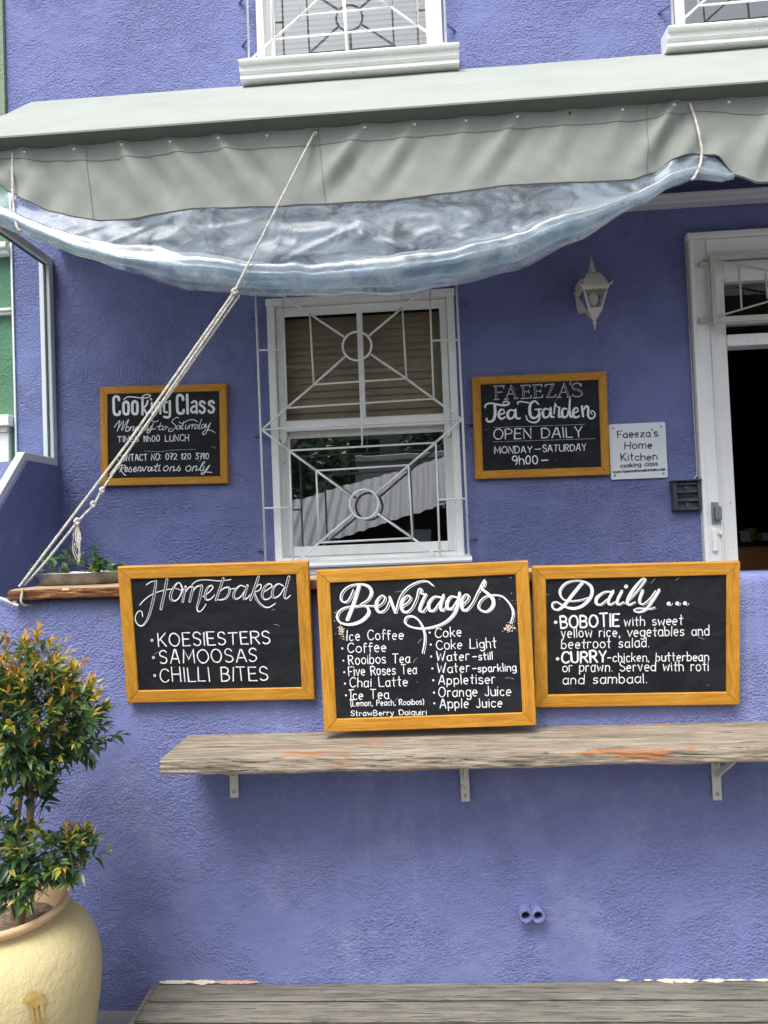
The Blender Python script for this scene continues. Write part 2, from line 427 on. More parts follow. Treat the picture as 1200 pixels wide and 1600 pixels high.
leafmat('leaf_young', (0.27, 0.28, 0.035), (0.40, 0.31, 0.045))
leafmat('leaf_copper', (0.40, 0.19, 0.035), (0.50, 0.28, 0.045))
leafmat('leaf_tree', (0.020, 0.045, 0.015), (0.045, 0.080, 0.025))
leafmat('leaf_herb', (0.035, 0.095, 0.022), (0.070, 0.16, 0.034))

# ================================================================== SETTING: ground
gm = MB(); gm.add([(-60, -3.4, 0), (60, -3.4, 0), (60, 12, 0), (-60, 12, 0)], [(0, 1, 2, 3)])
tag(gm.build('pavement', 'pavement_grey'), kind='structure')
gm = MB(); gm.add([(-60, -60, -0.14), (60, -60, -0.14), (60, -3.4, -0.14), (-60, -3.4, -0.14)], [(0, 1, 2, 3)])
tag(gm.build('road', 'asphalt'), kind='structure')
gm = MB(); gm.box(-60, 60, -3.4, -3.25, -0.14, 0.004, 0.004)
tag(gm.build('kerb', 'pavement_grey'), kind='structure')

# ================================================================== THE PURPLE HOUSE
def Z5(x, y, Y=YF): return at(380 + x / 3.158, 430 + y / 3.158, Y)
wxl = (at(416.4, 468, YF).x + at(430.7, 873, YF).x) / 2
wxr = (at(707.7, 452, YF).x + at(726.7, 871, YF).x) / 2
wzt = at(561, 460, YF).z
wzb = Z5(600, 1405).z
pane_u = (Z5(203, 450, YF+.05).x, Z5(570, 450, YF+.05).x, Z5(598, 450, YF+.05).x, Z5(982, 430, YF+.05).x, Z5(590, 708, YF+.05).z, Z5(575, 186, YF+.05).z)
pane_l = (Z5(237, 1080, YF+.09).x, Z5(1003, 1050, YF+.09).x, Z5(620, 1330, YF+.09).z, Z5(600, 787, YF+.09).z)
dxl = (at(1074, 369, YF).x + at(1095.6, 875.6, YF).x) / 2
dzt = at(1085, 368, YF).z
dx1 = (at(1134, 544, YF+.06).x + at(1150, 876, YF+.06).x) / 2
dxa = at(1113, 600, YF).x
DW = 0.86
dxr = dx1 + DW + (dx1 - dxl)
DZ_UP = at(548, 83, YF-.065).z - Z5(590, 738, YF-.065).z          # the upstairs grille's foot row sits on its sill
sill_up = at(548, 77, YF-.13).z
UP = sill_up - wzb
DX_R = at(1033, 32, YF).x - at(383, 90, YF).x
FX0 = at(20, 500, YF).x
FX1, FZ1, FT = 4.2, 6.3, 0.22
STOEP = 0.50
house = empty('terraced_house', (0.8, YF, 0), 'purple plastered terraced house with white windows behind the terrace', 'house')

def wall_holes(mb, x0, x1, z0, z1, y0, y1, holes):
    xs = sorted({x0, x1} | {h[0] for h in holes} | {h[1] for h in holes}); zs = sorted({z0, z1} | {h[2] for h in holes} | {h[3] for h in holes})
    def inh(x, z): return any(h[0] < x < h[1] and h[2] < z < h[3] for h in holes)
    for a, b in zip(xs, xs[1:]):
        for c, d in zip(zs, zs[1:]):
            if inh((a+b)/2, (c+d)/2): continue
            mb.add([(a,y0,c),(b,y0,c),(b,y0,d),(a,y0,d)], [(0,1,2,3)]); mb.add([(a,y1,c),(b,y1,c),(b,y1,d),(a,y1,d)], [(3,2,1,0)])
    for h in holes:
        a, b, c, d = h[:4]
        mb.add([(a,y0,c),(b,y0,c),(b,y1,c),(a,y1,c)], [(0,1,2,3)]); mb.add([(a,y0,d),(b,y0,d),(b,y1,d),(a,y1,d)], [(3,2,1,0)])
        mb.add([(a,y0,c),(a,y1,c),(a,y1,d),(a,y0,d)], [(0,1,2,3)]); mb.add([(b,y0,c),(b,y1,c),(b,y1,d),(b,y0,d)], [(3,2,1,0)])
    mb.add([(x0,y0,z0),(x0,y1,z0),(x0,y1,z1),(x0,y0,z1)], [(0,1,2,3)]); mb.add([(x1,y0,z0),(x1,y1,z0),(x1,y1,z1),(x1,y0,z1)], [(3,2,1,0)])
    mb.add([(x0,y0,z1),(x1,y0,z1),(x1,y1,z1),(x0,y1,z1)], [(0,1,2,3)])
e = 0.02
wh = wzt - wzb
holes = [(wxl+e, wxr-e, wzb+e, wzt-e), (wxl+e, wxr-e, wzb+UP+e, wzb+UP+wh-e), (wxl+e+DX_R, wxr-e+DX_R, wzb+UP+e, wzb+UP+wh-e), (dxl+e, dxr-e, STOEP, dzt-e)]
m = MB(); wall_holes(m, FX0, FX1, 0, FZ1, YF, YF+FT, holes)
m.build('wall', 'plaster', house, fix=False)
m = MB(); m.box(FX0-.05, FX1, YF-.12, YF+FT+.1, FZ1, FZ1+.12, .01).box(FX0, FX1, YF+.02, YF+5, FZ1+.12, FZ1+.3)
m.build('roof_cornice', 'white_paint', house)

# ---- windows
GA = [((92,763),(215,655)),((215,655),(348,540)),((348,540),(503,400)),((620,300),(785,160)),((785,160),(880,75)),((500,305),(328,190)),((328,190),(200,105)),
      ((630,390),(805,510)),((805,510),(940,610)),((940,610),(1080,712)),((328,190),(348,540)),((785,160),(805,510)),((348,540),(805,510)),((215,655),(940,610)),
      ((195,115),(215,655)),((920,80),(940,610)),((75,370),(205,366)),((932,322),(1066,318)),((92,763),(1080,712))]
GB = [((92,763),(228,868)),((228,868),(360,965)),((360,965),(530,1088)),((655,1078),(815,940)),((815,940),(947,828)),((947,828),(1080,712)),
      ((540,1180),(375,1320)),((375,1320),(250,1425)),((660,1175),(835,1297)),((835,1297),(1010,1425)),((360,965),(375,1320)),((815,940),(835,1297)),
      ((375,1320),(835,1297)),((360,965),(815,937)),((228,866),(947,827)),((228,868),(247,1425)),((950,828),(972,1425)),((105,1150),(238,1147)),((962,1108),(1100,1103))]
def grille(name, parent, dx, dz, full):
    YG = YF - 0.065; mb = MB(); R = 0.0060
    def G(p): q = Z5(p[0], p[1], YG); return Vector((q.x + dx, YG, q.z + dz))
    for i, (a, b) in enumerate(GA + (GB if full else [])):
        A, B = G(a), G(b); off = Vector((0, (i % 3) * 0.0015, 0))
        mb.tube([A + off, B + off], R if abs(a[0]-b[0]) > 60 and abs(a[1]-b[1]) > 60 else R * 0.85, 6)
    for (cx, cy) in ((562, 350),) + (((597, 1130),) if full else ()):
        c = G((cx, cy)); r = 72 / 3.158 * (YG - CAM.y) / FPX
        mb.tube([c + Vector((math.cos(k*math.pi/16)*r, -0.003, math.sin(k*math.pi/16)*r)) for k in range(32)], R, 6, closed=True)
    lo, hi = ((60, 60), (110, 1430)) if full else ((60, -400), (92, 763))
    mb.tube([G(lo), G(hi)], R, 6)
    lo, hi = ((1050, 10), (1116, 1430)) if full else ((1045, -400), (1080, 712))
    mb.tube([G(lo), G(hi)], R, 6)
    mb.tube([G((583, 625)), G((587, 843))] if full else [G((565, 425)), G((587, 760))], R * (0.9 if full else 1.5), 6)
    if not full:
        mb.tube([G((-8+92, 765)), G((1088, 712))], R, 6)
    o = mb.build('burglar_bars', 'white_iron', parent, True)
    for (x, y, s) in ((68, 190, -1), (92, 785, -1), (110, 1357, -1), (1060, 130, 1), (1084, 730, 1), (1108, 1305, 1)) if full else ((75, 420, -1), (92, 640, -1), (1060, 380, 1), (1078, 600, 1)):
        g = G((x, y)); st = MB()
        st.tube([g, g + Vector((s*0.012, 0.02, 0)), g + Vector((s*0.05, 0.066, -0.002))], 0.0065, 6)
        st.build('fixing_stub', 'purple_iron', parent, True)
    return o

def make_window(dx, dz, full, blind):
    w = MB()   # box frame round the sashes
    x0, x1, zb, zt = wxl+dx, wxr+dx, wzb+dz, wzt+dz
    fw = 0.038
    w.box(x0, x0+fw, YF-.014, YF+.14, zb, zt-fw, .003).box(x1-fw, x1, YF-.014, YF+.14, zb, zt-fw, .003).box(x0-.004, x1+.004, YF-.018, YF+.14, zt-fw, zt, .003)
    w.box(x0+fw+.0005, x1-fw-.0005, YF-.0125, YF+.14, zb-.004, zb+.026, .003)
    w.box(x0+fw, x0+fw+.014, YF+.062, YF+.07, zb, zt-fw).box(x1-fw-.014, x1-fw, YF+.062, YF+.07, zb, zt-fw)
    fr = w.build('sash_window', 'white_paint', house)
    X0, X1 = x0+fw+.002, x1-fw-.002
    a, b, c, d, z0, z1 = pane_u; a += dx; b += dx; c += dx; d += dx; z0 += dz; z1 += dz
    y0, y1 = YF+.022, YF+.058; mz = z0 - 0.052
    def sash(name, xa, xb, za, zb_, rect, ya, yb, mull=None):
        s = MB(); ra, rb, rz0, rz1 = rect
        s.box(xa, ra, ya, yb, za, zb_, .003).box(rb, xb, ya, yb, za, zb_, .003).box(ra, rb, ya+.0015, yb-.001, za, rz0, .003).box(ra, rb, ya+.0015, yb-.001, rz1, zb_, .003)
        if mull: s.box(mull[0], mull[1], ya+.004, yb-.004, rz0, rz1, .003)
        # putty bevels
        for q in ([(ra, rz0), (rb, rz0)], [(ra, rz1), (rb, rz1)], [(ra, rz0), (ra, rz1)], [(rb, rz0), (rb, rz1)]):
            s.tube([(q[0][0], ya+.012, q[0][1]), (q[1][0], ya+.012, q[1][1])], 0.005, 5)
        return s.build(name, 'white_paint', fr)
    sash('upper_sash', X0, X1, mz, zt-fw-.002, (a, d, z0, z1), y0, y1, (b, c))
    for hx in (X0, X1-.034):
        h = MB(); h.prism([(hx, mz), (hx+.034, mz), (hx+.034, mz-.035), (hx+.026, mz-.062), (hx+.010, mz-.062), (hx, mz-.03)], 'y', y0+.002, y1-.004)
        h.build('sash_horn', 'white_paint', fr)
    la, lb, lz0, lz1 = pane_l; la += dx; lb += dx; lz0 += dz; lz1 += dz
    sash('lower_sash', X0, X1, zb+.028, mz+.03, (la, lb, lz0, lz1), YF+.074, YF+.11)
    for (p, q, r, s_, yy) in ((a, b, z0, z1, y0+.016), (c, d, z0, z1, y0+.016), (la, lb, lz0, lz1, YF+.09)):
        g = MB(); g.add([(p-.004, yy, r-.004), (q+.004, yy, r-.004), (q+.004, yy, s_+.004), (p-.004, yy, s_+.004)], [(0, 1, 2, 3)])
        g.build('pane', 'shaded_glass' if (yy < YF+.06 and dz == 0) else 'window_glass', fr)
    # sill: moulded, deep
    sl = MB(); ov = 0.075 if dz else 0.03
    prof = [(YF+.10, zb+.024), (YF-.055, zb+.004), (YF-.116, zb), (YF-.130, zb-.006), (YF-.134, zb-.015), (YF-.130, zb-.024), (YF-.112, zb-.026), (YF-.109, zb-.030), (YF-.108, zb-.056),
            (YF-.102, zb-.064), (YF-.092, zb-.068), (YF-.092, zb-.072), (YF-.098, zb-.075), (YF-.098, zb-.090), (YF-.092, zb-.094), (YF+.02, zb-.096)]
    sl.prism(prof, 'x', x0-ov, x1+ov)
    sl.build('sill', 'white_paint', fr)
    if blind:
        if dz == 0:
            n, s0, s1, hgt = 15, z0-.02, z1+.01, .040
        else:
            n, s0, s1, hgt = 30, zb+.02, zb+.02+30*.030, .030
        base = None
        for k in range(n):
            zc = s0 + (k + .5) * (s1 - s0) / n
            if base is None:
                sm_ = MB(); wv = (X1 - X0) / 2
                hh = (s1 - s0) / n * 0.56
                sm_.add([(-wv, -.008, -hh), (wv, -.008, -hh), (wv, -.001, 0), (-wv, -.001, 0), (wv, .007, hh), (-wv, .007, hh)], [(0, 1, 2, 3), (3, 2, 4, 5)])
                base = sm_.build('slat', blind, fr)
            else:
                o = base.copy(); COL.objects.link(o); o.parent = fr; base_ = o
                o.location = ((X0+X1)/2 - parent_loc(fr).x, YF+.135+.002*nz(k*3.1, 1.7) - parent_loc(fr).y, zc - parent_loc(fr).z)
                o.rotation_euler = (0.05*nz(k*1.7, 4), 0.004*nz(k*2.3, 9), 0)
                continue
            # first slat: its mesh was built round the world origin
            for v in base.data.vertices: v.co = v.co + parent_loc(fr)
            base.location = ((X0+X1)/2 - parent_loc(fr).x, YF+.135 - parent_loc(fr).y, zc - parent_loc(fr).z)
    grille('burglar_bars', fr, dx, (dz if full else DZ_UP), full)
    return fr
win_low = make_window(0, 0, True, 'blind_brown')
tag(win_low, 'ground floor sash window with a brown blind behind its upper panes')
win_up = make_window(0, UP, False, 'blind_white')
tag(win_up, 'upstairs sash window with a closed white blind')
win_right = make_window(DX_R, UP, False, None)
tag(win_right, 'upstairs sash window with dark glass cut by the frame edge')

# ---- door frame with fanlight
fr = MB()
zL0, zL1 = at(1165, 541, YF+.05).z, at(1165, 523, YF+.05).z
head0 = at(1150, 399, YF).z
def both(f):
    f(lambda x: x); mid = dx1 + DW / 2; f(lambda x: 2 * mid - x)
def jamb(fx):
    def bx(a, b, y0, y1, z0, z1, bv=.003):
        a, b = fx(a), fx(b); fr.box(min(a, b), max(a, b), y0, y1, z0, z1, bv)
    bx(dxl, dxl+.022, YF-.040, YF+.02, STOEP, dzt-.03)
    bx(dxl+.022, dxl+.085, YF-.026, YF+.02, STOEP, dzt-.03)
    bx(dxl+.085, dxa, YF-.034, YF+.02, STOEP, dzt-.03)
    bx(dxa, dxa+.022, YF+.004, YF+.14, STOEP, dzt-.06)
    bx(dxa+.022, dx1, YF+.034, YF+.14, STOEP, dzt-.06)
    bx(dxl-.012, dxa+.004, YF-.045, YF+.02, STOEP, STOEP+.16)
both(jamb)
X1d = 2 * (dx1 + DW/2) - dxl
fr.box(dxl-.008, X1d+.008, YF-.046, YF+.02, dzt-.03, dzt, .004)
fr.box(dxl+.022, X1d-.022, YF-.0255, YF+.02, dzt-.100, dzt-.0305, .004)
fr.box(dxa, X1d-(dxa-dxl), YF-.030, YF+.02, dzt-.125, dzt-.1005, .004)
fr.box(dx1+.0005, dx1+DW-.0005, YF+.028, YF+.135, zL0, zL1, .003)                         # transom
fz0, fz1 = zL1 + .062, at(1165, 441, YF+.06).z
fr.box(dx1+.0005, dx1+DW-.0005, YF+.036, YF+.135, fz1, dzt-.126, .003)
fr.box(dx1+.0005, dx1+DW-.0005, YF+.04, YF+.11, fz0-.004, fz0+.016, .002)
door = fr.build('door_frame', 'white_paint', house)
tag(door, 'white panelled door frame with a barred fanlight')
g = MB(); g.add([(dx1-.005, YF+.085, zL1), (dx1+DW, YF+.085, zL1), (dx1+DW, YF+.085, fz1), (dx1-.005, YF+.085, fz1)], [(0, 1, 2, 3)])
g.build('fanlight_pane', 'shaded_glass', door)
fg = MB(); YB = YF - .055; bz0, bz1 = at(1160, 503, YB).z, at(1160, 397, YB).z; bx0 = at(1110, 450, YB).x; bx1 = 2*(dx1+DW/2) - bx0
fg.box(bx0, bx0+.022, YB-.012, YB+.012, bz0-.012, bz1, .002).box(bx1-.022, bx1, YB-.012, YB+.012, bz0-.012, bz1, .002)
fg.box(bx0+.022, bx1-.022, YB-.011, YB+.011, bz1-.024, bz1-.002, .002).box(bx0+.022, bx1-.022, YB-.011, YB+.011, bz0, bz0+.030, .002)
def bq(x, y): return at(1000 + x/2.667, 300 + y/2.667, YB)
cxm = (bx0+bx1)/2; czm = (bz0+bz1)/2
for sgn in (1, -1):
    def mx_(p): return Vector((p.x if sgn == 1 else 2*cxm - p.x, YB, p.z))
    fg.tube([mx_(bq(305, 283)), mx_(Vector((cxm, 0, czm+.012)))], .005, 6); fg.tube([mx_(bq(318, 520)), mx_(Vector((cxm, 0, czm-.012)))], .005, 6)
    fg.tube([mx_(bq(412, 312)), mx_(bq(424, 488))], .005, 6); fg.tube([mx_(bq(523, 340)), mx_(bq(532, 445))], .005, 6)
    for yy in (298, 533):
        p = mx_(bq(262, yy)); fg.tube([(p.x-.014*sgn, YB+.018, p.z), (p.x+.026*sgn, YB+.010, p.z)], .012, 8); fg.tube([(p.x-.006*sgn, YB+.016, p.z), (p.x-.006*sgn, YB-.002, p.z)], .011, 10)
fg.build('fanlight_grille', 'dirty_cream', door)
sp = MB(); c = at(1117, 801, YF-.034)
sp.box(c.x-.017, c.x+.017, YF-.040, YF-.0345, c.z-.052, c.z+.052, .001).box(c.x-.004, c.x+.024, YF-.062, YF-.0402, c.z-.036, c.z+.030, .003)
sp.box(c.x+.008, c.x+.020, YF-.066, YF-.0622, c.z-.030, c.z+.024, .001)
sp.tube([(c.x-.004, YF-.036, c.z+.043), (c.x-.004, YF-.045, c.z+.043)], .006, 8); sp.tube([(c.x-.004, YF-.036, c.z-.045), (c.x-.004, YF-.045, c.z-.045)], .006, 8)
sp.build('strike_plate', 'steel_dull', door)
sp = MB(); c = at(1117, 842, YF-.034); sp.box(c.x-.013, c.x+.012, YF-.042, YF-.0345, c.z-.062, c.z+.052, .004)
sp.tube([(c.x+.028, YF-.033, c.z+.028), (c.x+.028, YF-.044, c.z+.028)], .009, 8); sp.build('old_latch_cover', 'white_paint', door)
ld = MB(); ld.box(dx1+DW-.02, dx1+DW+.02, YF+.12, YF+.95, STOEP+.01, zL0-.006, .004)
ld.build('door_leaf', 'door_dark', door)

# ---- rail behind the awning on the house wall
ra, rb = at(1040, 316, YF-.05), at(1200, 303, YF-.05)
zr = (ra.z + rb.z) / 2
m = MB(); m.box(-1.9, 2.9, YF-.085, YF-.002, zr-.022, zr+.024, .004); m.box(-1.9, 2.9, YF-.10, YF-.086, zr+.004, zr+.02, .002)
m.build('awning_wall_rail', 'aluminium_white', house)

# ---- terrace: floor, front wall, wing wall with glass screen
PT = at(1180, 897, 0.02).z            # top of the terrace wall
WX = (at(95, 740, YF).x + at(98, 860, YF).x) / 2
m = MB(); m.box(WX-.15, FX1, .20, YF-.002, 0.0, STOEP, 0); m.build('terrace_floor', 'stoep_red', house)
m = MB()
xs = [WX-.45 + i*0.05 for i in range(int((FX1-WX+.45)/.05))]
def pj(x, z): return 0.006*nz(x*1.6, z*1.6) + 0.004*nz(x*6, z*6, 3)
rows = []
for z in [PT-.012, PT-.035] + [PT-.035-(PT-.035)*k/26 for k in range(1, 27)]:
    rows.append([(x, pj(x, z) - (0 if z < PT-.02 else -.006), z) for x in xs])
rows.insert(0, [(x, .012 + pj(x, PT), PT) for x in xs]); rows.insert(0, [(x, .20, PT+.002) for x in xs]); rows.insert(0, [(x, .20, 0) for x in xs])
m.grid(rows)
par = m.build('terrace_wall', 'plaster_low', house, True)
Z1 = at(92, 729, YF).z
yk = [(YF-.001, 0), (YF-.001, Z1), (YF-.33, Z1), (YF-.33-(Z1-PT), PT), (.202, PT-.02), (.202, 0)]
m = MB(); m.prism(yk, 'x', WX-.14, WX)
wing = m.build('wing_wall', 'plaster_fine', house)
zt_s = at(85, 402, YF-.02).z
fwid = .042
ys0, ys1, ys2 = YF-.004, YF-.33, YF-.33-(Z1-PT)
sf = MB(); a0, a1 = WX-.048, WX-.010
sf.box(a0, a1, ys0-fwid, ys0, Z1+fwid, zt_s-fwid, .003)
sf.box(a0, a1, 0.05, ys0, zt_s-fwid, zt_s, .003)
sf.box(a0, a1, ys1, ys0, Z1+.001, Z1+fwid-.0005, .003)
sf.hexa([(a0, ys2, PT+.002), (a1, ys2, PT+.002), (a1, ys1, Z1+.002), (a0, ys1, Z1+.002), (a0, ys2-.02, PT+fwid), (a1, ys2-.02, PT+fwid), (a1, ys1-.001, Z1+fwid), (a0, ys1-.001, Z1+fwid)])
sf.box(a0, a1, 0.05, 0.05+fwid, PT+fwid, zt_s-fwid, .003).box(a0, a1, .05, ys2, PT+.002, PT+fwid, .003)
sf.box(a0-.030, a0-.009, ys0-.02, ys0+.003, Z1-.3, zt_s-.02, .002)      # wall channel on the outer side
sf.build('screen_frame', 'aluminium_white', wing)
gs = MB(); xg = (a0+a1)/2
gs.add([(xg, ys0-.02, Z1+.02), (xg, ys0-.02, zt_s-.02), (xg, .07, zt_s-.02), (xg, .07, PT+.02), (xg, ys2, PT+.02), (xg, ys1, Z1+.02)], [(0, 1, 2, 3, 4, 5)])
gs.build('screen_glass', 'screen_glass', wing)
gk = MB(); gk.box(a1-.03, a1-.020, ys0-fwid-.006, ys0-fwid+.002, Z1+fwid, zt_s-fwid); gk.box(a1-.03, a1-.02, .09, ys0-fwid-.006, zt_s-fwid-.006, zt_s-fwid+.001); gk.build('rubber_seal', 'intercom_dark', wing)
# drain outlets
for px in (821, 840.5):
    c = at(px, 1429, -.03); d = MB()
    prof = [(.0245, .03), (.0235, -.044), (.0215, -.046), (.0155, -.045), (.0150, .0)]
    for i in range(1):
        vs = []
        n = 20
        for r, y in prof:
            for k in range(n): vs.append((c.x + r*math.cos(2*math.pi*k/n), y - .0, c.z + r*math.sin(2*math.pi*k/n)))
        d.add(vs, [(i_*n+k, i_*n+(k+1) % n, (i_+1)*n+(k+1) % n, (i_+1)*n+k) for i_ in range(len(prof)-1) for k in range(n)] )
    dp = d.build('drain_outlet', 'plaster_fine', par, True, fix=True)
    k_ = MB(); k_.add([(c.x + .0153*math.cos(2*math.pi*k/16), -.012, c.z + .0153*math.sin(2*math.pi*k/16)) for k in range(16)], [tuple(range(16))]); k_.build('drain_bore', 'intercom_dark', par)
# lumps of old mortar along the foot of the terrace wall
rng = random.Random(5)
PZ = at(600, 1534, 0).z
def lump(px0, px1, dep, mat, hgt=.007):
    x0, x1 = at(px0, 1534, -.02).x, at(px1, 1534, -.02).x; n = max(5, int((x1-x0)/.007)); top = []; mid = []; bot = []
    for i in range(n+1):
        x = lerp(x0, x1, i/n); s = min(1, 4*i/n, 4*(1-i/n))
        d_ = max(.001, dep*(.62 + .5*nz(x*38, px0) + .35*nz(x*110, px0))*(.25+.75*s)*.62)
        h_ = hgt*(.75 + .5*nz(x*60, 4) + .4*nz(x*140, 7))*(.35+.65*s)
        top.append((x, -.001-d_, PZ+.0015)); mid.append((x, -.0005-d_*.86, PZ+.0015+h_*.55)); bot.append((x, .004, PZ+.003+h_))
    mm = MB(); mm.grid([top, mid, bot]); mm.build('mortar_lump', mat, par)
for a in ((246, 302, .022, 'mortar'), (298, 334, .034, 'mortar'), (330, 402, .028, 'mortar_pink'), (962, 986, .014, 'mortar'), (1008, 1024, .012, 'mortar'),
          (1028, 1094, .040, 'mortar'), (1100, 1136, .036, 'mortar'), (1134, 1172, .016, 'mortar'), (1174, 1215, .022, 'mortar')): lump(*a)

# ---- dark rooms behind the openings
m = MB(); m.box(-2.0, 4.1, YF+FT+.002, YF+4.6, STOEP-.02, 3.12); tag(m.build('room', 'room_dark', fix=False), kind='structure')
m.v = []; m.f = []
m.box(-2.0, 4.1, YF+FT+.002, YF+4.6, 3.3, 6.1); tag(m.build('upper_room', 'room_dark', fix=False), kind='structure')
# room boxes are open towards the wall
for nm in ('room', 'upper_room'):
    me = bpy.data.objects[nm].data; bm = bmesh.new(); bm.from_mesh(me)
    bmesh.ops.delete(bm, geom=[f for f in bm.faces if f.normal.y < -.5 or f.normal.y > .5 and f.calc_center_median().y < YF+1], context='FACES'); bm.to_mesh(me); bm.free()

# ================================================================== NEIGHBOUR on the left
nb = empty('neighbour_house', (-3.6, YF, 0), 'green neighbouring house with white mouldings seen through the glass screen', 'house')
zsplit = at(5, 215, YF).z
nx1 = FX0 - .004
azb_guess = at(52, 185, YF).z
za, zb_ = at(8, 652, YF+.02).z, .9
m = MB(); wall_holes(m, -6, nx1, 0, zsplit, YF+.02, YF+.24, [(-3.2, nx1-.10, 1.1, za-.08)]); m.build('wall', 'plaster_green', nb, fix=False)
m = MB(); m.box(-6, nx1, YF-.02, YF+.24, zsplit+.001, 6.6); m.build('upper_wall', 'plaster_sage', nb)
for y0, y1, dp in ((383, 400, .05), (483, 492, .03)):
    m = MB(); q0, q1 = at(8, y1, YF).z, at(8, y0, YF).z
    m.box(-6, nx1+.006, YF+.018-dp, YF+.019, q0, q0+(q1-q0)*.45, .004).box(-6, nx1+.004, YF+.018-dp*1.4, YF+.019, q0+(q1-q0)*.45+.001, q1, .004); m.build('moulding', 'white_paint', nb)
wz = za
m = MB(); m.box(-3.25, nx1-.005, YF-.05, YF+.019, wz-.055, wz+.002, .004).box(-3.2, nx1-.03, YF-.02, YF+.019, wz-.085, wz-.056, .003)
m.box(nx1-.115, nx1-.03, YF-.01, YF+.12, 1.08, wz-.0855, .004).box(-3.2, nx1-.1155, YF+.0, YF+.11, wz-.15, wz-.0855, .004).box(-3.2, nx1-.1155, YF+.0, YF+.11, 1.6, 1.66, .004)
nw = m.build('window', 'white_paint', nb)
m = MB(); m.add([(-3.2, YF+.08, 1.1), (nx1-.11, YF+.08, 1.1), (nx1-.11, YF+.08, wz-.1), (-3.2, YF+.08, wz-.1)], [(0, 1, 2, 3)]); m.build('pane', 'window_glass', nw)
m = MB(); m.box(-5, nx1-.05, YF+.245, YF+3, .8, 3); m.build('dark_room', 'room_dark', nb)
m = MB(); m.tube([(FX0+.006, YF-.008, 0), (FX0+.006, YF-.008, azb_guess)], .006, 8); m.build('downpipe', 'aluminium_white', nb, True)

# ================================================================== ACROSS THE STREET (shows only as reflections in the panes)
op = empty('opposite_house', (2.5, -14, 0), 'white flat roofed house mirrored in the lower window pane', 'house')
m = MB(); wall_holes(m, -1.85, 7, -.1, 3.55, -14, -14.3, [(-1.3, -.8, 2.2, 3.0), (.1, .6, 2.2, 3.0), (2.6, 3.5, 1.6, 3.0), (5.2, 6.1, 0, 2.4)]); m.build('wall', 'plaster_white', op, fix=False)
m = MB(); m.box(-1.95, 7.1, -14.4, -13.85, 3.55, 3.7, .02); m.build('cornice', 'white_paint', op)
for x0, w_, z0 in ((-1.3, .5, 2.2), (.1, .5, 2.2), (2.6, .9, 1.6)):
    m = MB(); m.box(x0, x0+w_, -14.15, -14.1, z0, 3.0); wn_ = m.build('window', 'intercom_dark', op)
    m = MB(); m.box(x0+w_/2-.03, x0+w_/2+.03, -14.09, -14.06, z0, 3.0); m.box(x0, x0+w_, -14.055, -14.02, (z0+3)/2-.03, (z0+3)/2+.03); m.build('glazing_bar', 'white_paint', wn_)
m = MB(); m.box(5.2, 6.1, -14.15, -14.1, 0, 2.4); m.build('door', 'desk_brown', op)
bh = empty('sky_block_building', (0, -22, 0), 'added tall grey building hiding the bright sky mirrored in the lower pane', 'building')  # added block that keeps bright sky out of the mirrored view
m = MB(); wall_holes(m, -12, 12, -.1, 9.5, -22, -22.3, [(x, x+1.1, z, z+1.5) for x in (-8, -5.4, -2.8, -.2, 2.4, 5) for z in (1, 3.6, 6.2)]); m.build('wall', 'plaster_sage', bh, fix=False)
for x in (-8, -5.4, -2.8, -.2, 2.4, 5):
    for z in (1, 3.6, 6.2):
        m = MB(); m.box(x, x+1.1, -22.2, -22.12, z, z+1.5); m.build('window', 'intercom_dark' if (x+z) % 2 < 1 else 'sign_white', bh)
ct = empty('carport', (-.8, -8, 0), 'grey corrugated carport roof mirrored as a slanting band in the window', 'carport')
m = MB(); rows = []
for i in range(241):
    u = i / 240; x = lerp(-3.6, 2.2, u)
    rows.append([(x, lerp(-7.6, -9.6, v), lerp(lerp(1.12, 2.68, u), lerp(2.20, 3.57, u), v) + .010*math.sin(u*240*math.pi/4)) for v in (0, .5, 1)])
m.grid(rows); m.build('roof', 'roof_sheet', ct)
for x, z in ((-3.5, 1.1), (-1.6, 1.6), (-.4, 1.9), (.8, 2.25), (2.1, 2.6)):
    m = MB(); m.box(x-.04, x+.04, -7.75, -7.65, -.14, z); m.build('post', 'white_paint' if x == .8 else 'door_dark', ct)
m = MB(); m.box(-3.6, 2.2, -9.7, -9.62, -.14, 2.15); m.build('shade_sheet', 'door_dark', ct)  # added dark sheet: the shade under the carport put into its colour
for i, (x, w_, h_, mt, lab) in enumerate(((-1.3, .5, 1.45, 'desk_brown', 'brown cupboard mirrored under the carport roof'), (-.45, .45, 1.75, 'sign_white', 'tall white panel mirrored under the carport roof'), (.35, .6, 1.55, 'plaster_green', 'green bin mirrored under the carport roof'))):
    m = MB(); m.box(x, x+w_, -8.9, -8.4, -.14, h_, .02); m.box(x+.03, x+w_-.03, -8.4, -8.38, h_*.45, h_-.06, .005)
    tag(m.build('storage_cabinet', mt, None, loc=(x, -8.6, -.14)), lab, 'cabinet')

